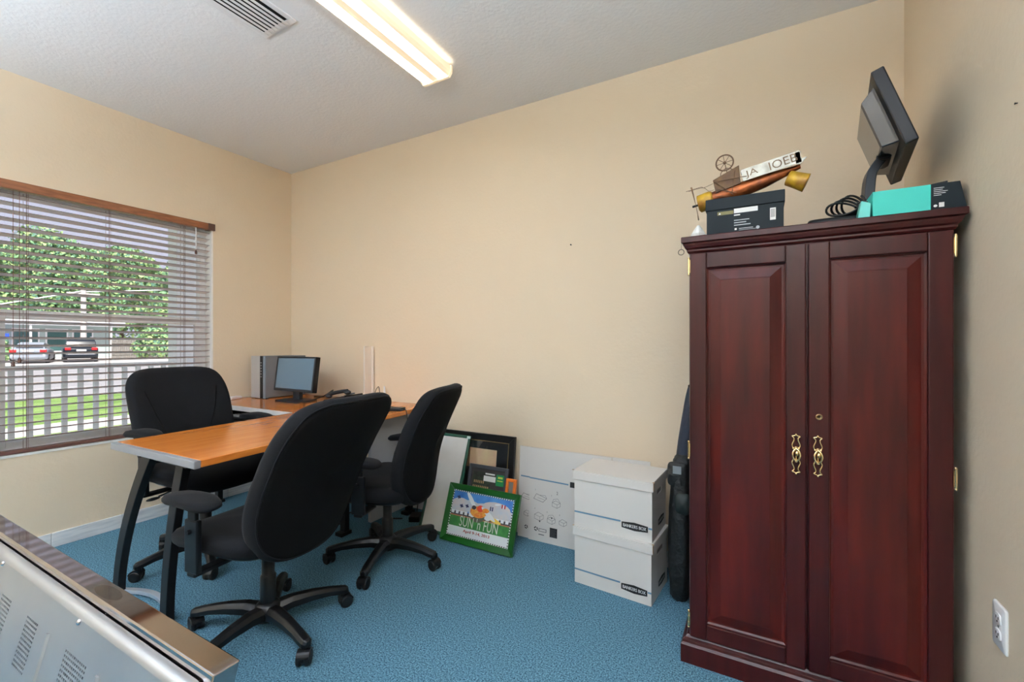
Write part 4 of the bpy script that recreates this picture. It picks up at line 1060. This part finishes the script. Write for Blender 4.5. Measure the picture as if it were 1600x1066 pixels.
# ================================================================== outside the window
GZ = -.15
LAWN = mat('lawn_grass', (136, 166, 88), .9, col2=(104, 138, 66), scale=2.2, detail=8, bump=.8, bscale=14, bdist=.05)
CONC = mat('pale_concrete', (206, 200, 196), .85, col2=(190, 186, 184), scale=1.5)
ROAD = mat('asphalt_pale', (164, 162, 164), .85, col2=(150, 149, 152), scale=.8)
def slab(name, x0, x1, y0, y1, z0, z1, mt, label, cat):
    return struct(MB().box(x0, x1, y0, y1, z0, z1).build(name, mt), label, cat)
slab('porch_floor', -5.95, XL - .16, -6, 12, -.3, GZ + .05, CONC, 'concrete porch outside the window', 'porch')
slab('lawn', -9.25, -5.95, -20, 40, -.3, GZ, LAWN, 'strip of lawn beside the porch', 'lawn')
slab('sidewalk', -10.35, -9.25, -20, 40, -.3, GZ + .01, CONC, 'pale sidewalk across the lawn', 'sidewalk')
slab('verge', -15.3, -10.35, -20, 40, -.3, GZ, LAWN, 'grass verge by the street', 'lawn')
slab('road', -38, -15.3, -40, 80, -.3, GZ - .02, ROAD, 'pale grey street', 'road')
slab('parking_lot', -140, -38, -60, 140, -.3, GZ - .015, CONC, 'pale parking lot across the street', 'parking lot')
slab('road_line', -21.9, -21.6, -40, 80, GZ - .03, GZ - .012, mat('yellow_line', (222, 196, 150), .8), 'faded yellow line on the street', 'road marking')
slab('porch_roof', -6.15, XL - .16, -6, 12, 2.78, 2.9, WHITE, 'white porch roof over the railing', 'porch roof')

rl = thing('porch_railing', 'white porch railing with square balusters outside the window', 'railing', (-5.8, 0, GZ + .05))
RAILW = mat('railing_white', (240, 246, 250), .5)
hR = 1.0 - (GZ + .05)
MB().box(-.035, .035, -1.2, 4.2, hR - .045, hR).build('top_rail', RAILW, rl, bevel=.006)
MB().box(-.02, .02, -1.2, 4.2, .08, .12).build('bottom_rail', RAILW, rl, bevel=.004)
pk = None
# balusters keep a .115 m pitch; phase from the photograph
y = -1.15
while y < 4.2:
    q = MB().box(-.018, .018, -.018, .018, .12, hR - .045).build('baluster', RAILW, rl) if pk is None else copy_part(pk, rl)
    pk = pk or q; q.location = (0, y, 0); y += .115
co = thing('porch_column', 'square white porch column seen through the blind', 'column', (-5.8, 2.60, GZ + .05))
MB().box(-.10, .10, -.10, .10, .12, 2.80).build('shaft', RAILW, co, bevel=.006)
MB().box(-.13, .13, -.13, .13, 0, .12).build('base', RAILW, co, bevel=.006)
MB().box(-.13, .13, -.13, .13, 2.70, 2.82).build('capital', RAILW, co, bevel=.006)

# cars
TIRE = mat('tyre', (26, 26, 28), .8); HUBC = mat('alloy_hub', (150, 152, 156), .4, .6); CARGLASS = mat('car_glass', (70, 84, 92), .12, spec=.9)
TAIL = mat('tail_light', (200, 40, 44), .25); PLATEM = mat('number_plate', (226, 226, 228), .5); BUMP = mat('bumper_chrome', (206, 210, 216), .3, .6)
def rrect(x, hw, z0, z1, rd=.12, n=4):
    out = []
    for (sy, sz, a0) in ((1, -1, -PI / 2), (1, 1, 0), (-1, 1, PI / 2), (-1, -1, PI)):
        cy = sy * (hw - rd); cz = (z1 - rd) if sz > 0 else (z0 + rd)
        for k in range(n + 1):
            a = a0 + PI / 2 * k / n; out.append((x, cy + rd * math.cos(a), cz + rd * math.sin(a)))
    return out
def car(loc, yaw, label, paint, suv):
    r = thing('parked_car', label, 'car', loc, (0, 0, math.radians(yaw)))
    m = MB()
    if suv:
        secs = [(-2.2, .80, .50, .95), (-2.15, .90, .34, 1.05), (-1.6, .94, .26, 1.08), (0, .95, .24, 1.08), (1.3, .94, .26, 1.06), (2.0, .88, .30, .98), (2.3, .78, .40, .84)]
        cabs = [(-2.12, .80, 1.02, 1.10), (-2.02, .78, 1.02, 1.50), (-1.80, .70, 1.02, 1.74), (-.4, .70, 1.02, 1.80), (.35, .68, 1.02, 1.74), (1.15, .76, 1.0, 1.10)]
    else:
        secs = [(-2.3, .74, .46, .90), (-2.22, .85, .32, 1.00), (-1.5, .90, .24, 1.02), (0, .91, .22, 1.0), (1.3, .90, .24, .94), (2.0, .84, .28, .84), (2.3, .72, .36, .70)]
        cabs = [(-1.75, .74, .95, 1.02), (-1.15, .62, .95, 1.38), (-.3, .60, .95, 1.46), (.35, .60, .95, 1.40), (1.1, .74, .9, .98)]
    m.rings([rrect(*s_) for s_ in secs]); m.rings([rrect(*s_, rd=.035) for s_ in cabs])
    m.build('body', paint, r)
    zt = cabs[2][3]
    g = MB()   # rear glass and side glass just proud of the cabin
    c0, c1 = (cabs[1], cabs[2]) if suv else (cabs[0], cabs[1])
    g.quad((c0[0] - .015 + (.03 if not suv else 0), -c0[1] * .88, c0[3] - (.38 if suv else -.06)), (c0[0] - .015 + (.03 if not suv else 0), c0[1] * .88, c0[3] - (.38 if suv else -.06)), (c1[0] - .02, c1[1] * .84, c1[3] - .06), (c1[0] - .02, -c1[1] * .84, c1[3] - .06))
    g.build('rear_window', CARGLASS, r)
    for sy in (-1, 1):
        w_ = MB(); xa, xb_ = (-1.7, .6) if suv else (-1.0, .6); zl = 1.12 if suv else 1.04; zh = zt - .09
        yy = sy * ((.735 if suv else .665)); w_.add([(xa, sy * .80 if suv else sy * .72, zl), (xb_ + .35, sy * .80 if suv else sy * .72, zl), (xb_ - .2, yy, zh), (xa + .15, yy, zh)], [(0, 1, 2, 3)])
        w_.build('side_window', CARGLASS, r)
    for sy in (-1, 1):
        m = MB(); zc = .98 if suv else .86; m.box(-2.26 if suv else -2.33, -2.10, sy * .70 - .16, sy * .70 + .16, zc - .10, zc + .10)
        m.build('tail_light', TAIL, r, bevel=.03)
    MB().box(-2.30 if suv else -2.38, -2.15, -.84, .84, .40, .62).build('bumper', paint if not suv else paint, r, bevel=.05)
    MB().box(-2.315 if suv else -2.39, -2.25, -.70, .70, .56, .64).build('bumper_trim', BUMP if suv else paint, r)
    MB().box(-2.29 if suv else -2.37, -2.2, -.26, .26, .80, .93).build('number_plate', PLATEM, r)
    wo = None
    for sx in (-1.35, 1.4):
        for sy in (-1, 1):
            if wo is None:
                q = wo = MB().tube([(0, -.11, 0), (0, -.09, 0), (0, .09, 0), (0, .11, 0)], .3, 20, rs=[.27, .33, .33, .27]).build('wheel', TIRE, r); hc = MB().cyl((0, -.115, 0), (0, .115, 0), .19, n=14).build('hub_cap', HUBC, q)
            else: q = copy_part(wo, r); copy_part(hc, q)
            q.location = (sx, sy * .82, .33)
    if suv:
        for sy in (-1, 1): MB().tube([(-1.6, sy * .6, 1.80), (-1.4, sy * .6, 1.86), (.0, sy * .6, 1.88), (.2, sy * .6, 1.80)], .025, 6).build('roof_rail', BUMP, r)
car((-45.2, 10.95, GZ - .01), 160, 'silver parked sedan across the street', mat('silver_paint', (176, 186, 198), .3, .4), False)
car((-45.4, 13.45, GZ - .01), 166, 'black parked sport utility car across the street', mat('black_paint', (30, 38, 48), .25), True)

# shop building
sh = thing('shop_building', 'low pale shop building with dark windows across the street', 'building', (-60, 14, GZ))
SHOPW = mat('shop_wall', (176, 192, 190), .8); ROOFM = mat('shop_roof', (200, 204, 210), .7)
MB().box(-8, 0, -8, 6.4, 0, 3.4).build('wall', SHOPW, sh)
rf = MB().box(-8.5, 1.6, -8.5, 6.9, 3.1, 3.7).build('roof', ROOFM, sh)
MB().box(1.61, 1.65, -8.5, 6.9, 3.45, 3.7).build('gutter', WHITE, rf)
for (ya, yb_) in ((-3.4, -1.4), (-.9, .9), (1.3, 2.9), (3.2, 4.8)):
    wf = MB().box(0, .10, ya, yb_, .5, 2.8).build('window', WHITE, sh)
    MB().box(.11, .13, ya + .12, yb_ - .12, .65, 2.68).build('pane', mat('shop_glass', (70, 104, 104), .15, spec=.8), wf)
MB().box(.05, 1.2, -4.2, -1.3, 1.75, 2.25).build('awning', mat('royal_blue', (40, 84, 214), .5), sh)
for y_ in (-4.5, 0.0, 5.8): MB().cyl((1.4, y_, 0), (1.4, y_, 3.1), .09, n=10).build('post', WHITE, sh)

# wooden fence beyond the parking lot: boards joined (about two pixels each)
wf = thing('wooden_fence', 'weathered grey wooden fence beyond the parked cars', 'fence', (-52, 17.6, GZ))
m = MB()
k = 0
while k < 62:
    m.box(-.015, .015, k * .16, k * .16 + .145, 0, 1.75 + random.uniform(-.03, .03)); k += 1
o = m.build('boards', mat('fence_grey', (148, 144, 140), .9, col2=(118, 114, 110), scale=3, stretch=(6, 6, .4)), wf); o['kind'] = 'stuff'
for z_ in (.3, 1.35): MB().box(.016, .07, 0, 9.9, z_, z_ + .1).build('rail', mat('fence_grey', (148, 144, 140)), wf)

# utility pole with wires
up = thing('utility_pole', 'pale utility pole in front of the trees', 'pole', (-57.6, 17.35, GZ))
MB().cyl((0, 0, 0), (0, 0, 6.6), .24, .2, n=10).build('mast', CONC, up)
MB().box(-.1, .1, -1.2, 1.2, 6.1, 6.3).build('crossarm', CONC, up)
MB().tube([(0, 0, 6.5), (2, -6, 4.6)], .06, 5).build('wire', WHITE, up); MB().tube([(0, 0, 6.4), (0, 9, 7.6)], .05, 5).build('wire', WHITE, up)

# trees and shrubs: every crown its own leaves
LEAF = [mat('leaf_light', (178, 208, 140), .7), mat('leaf_mid', (128, 172, 124), .7), mat('leaf_dark', (88, 132, 110), .7)]
BARK = mat('bark', (92, 78, 66), .9)
def crown(mb, c, r, n, leaf, seed, bias=0):
    rnd = random.Random(seed)
    for i in range(n):
        while True:
            d = Vector((rnd.gauss(0, 1), rnd.gauss(0, 1), rnd.gauss(0, 1)))
            if d.length > .1: break
        d.normalize(); q = rnd.uniform(.72, 1.02)
        p = Vector((c[0] + d.x * r[0] * q, c[1] + d.y * r[1] * q, c[2] + d.z * r[2] * q))
        u = Vector((rnd.gauss(0, 1), rnd.gauss(0, 1), rnd.gauss(0, 1))).normalized(); w_ = u.cross(d)
        if w_.length < .05: continue
        w_.normalize(); s_ = leaf * rnd.uniform(.6, 1.3)
        x = rnd.random()
        mi = 0 if x < .36 else (1 if x < .75 else 2)
        mb.add([p - u * s_, p + w_ * s_ * .6, p + u * s_, p - w_ * s_ * .6], [(0, 1, 2, 3)], mi)
def tree(name, label, cat, loc, h, rad, nblob, leaf, seed, n=420, group=None):
    rnd = random.Random(seed)
    r = thing(name, label, cat, loc, group=group)
    MB().cyl((0, 0, 0), (0, 0, h * .65), .28 if h > 4 else .06, .12 if h > 4 else .03, n=8).build('trunk', BARK, r)
    m = MB()
    for i in range(nblob):
        zc = h * (.28 + .55 * (i / max(1, nblob - 1))); k = rad * (1.0 - .35 * (i / max(1, nblob - 1)))
        a = rnd.uniform(0, 2 * PI); off = rad * .5 * rnd.random()
        rr_ = k * rnd.uniform(.55, .8)
        crown(m, (off * math.cos(a), off * math.sin(a), zc), (rr_, rr_, rr_ * .8), n, leaf, seed * 31 + i)
    m.build('foliage', LEAF, r)
    return r
TG = 'broadleaf trees behind the shop'
def dirpt(px, d): 
    th = math.radians(29.1); q = (px - 800) / F_PX * d
    return (q * math.cos(th) - d * math.sin(th), d * math.cos(th) + q * math.sin(th))
for i, (px, d, h, rad, lab) in enumerate((
        (-40, 56, 15.0, 5.2, 'leafy green tree at the left edge of the window view'),
        (25, 62, 16.5, 5.0, 'tall green tree behind the shop, left of the pole'),
        (85, 58, 17.3, 5.4, 'tallest green tree, just left of the pale pole'),
        (140, 63, 16.8, 5.0, 'green tree directly behind the pale pole'),
        (190, 58, 15.0, 4.8, 'green tree right of the pole above the wooden fence'),
        (236, 60, 13.8, 4.4, 'lower green tree beside the porch column'),
        (290, 56, 14.5, 4.4, 'green tree hidden mostly by the porch column'),
        (345, 58, 17.0, 5.0, 'green tree at the right end of the window view'))):
    x, y = dirpt(px, d)
    tree('broadleaf_tree', lab, 'tree', (x, y, GZ), h, rad, 13, .26, 40 + i, 800, TG)
for i, (px, d, h, rad, lab) in enumerate(((228, 41, 2.6, 1.3, 'low green shrub in front of the wooden fence'), (252, 40, 3.0, 1.5, 'green shrub at the right end of the wooden fence'), (-2, 33, 1.9, 1.0, 'small shrub beside the silver car'))):
    x, y = dirpt(px, d)
    tree('green_shrub', lab, 'shrub', (x, y, GZ), h, rad, 6, .16, 90 + i, 260, 'shrubs across the street')
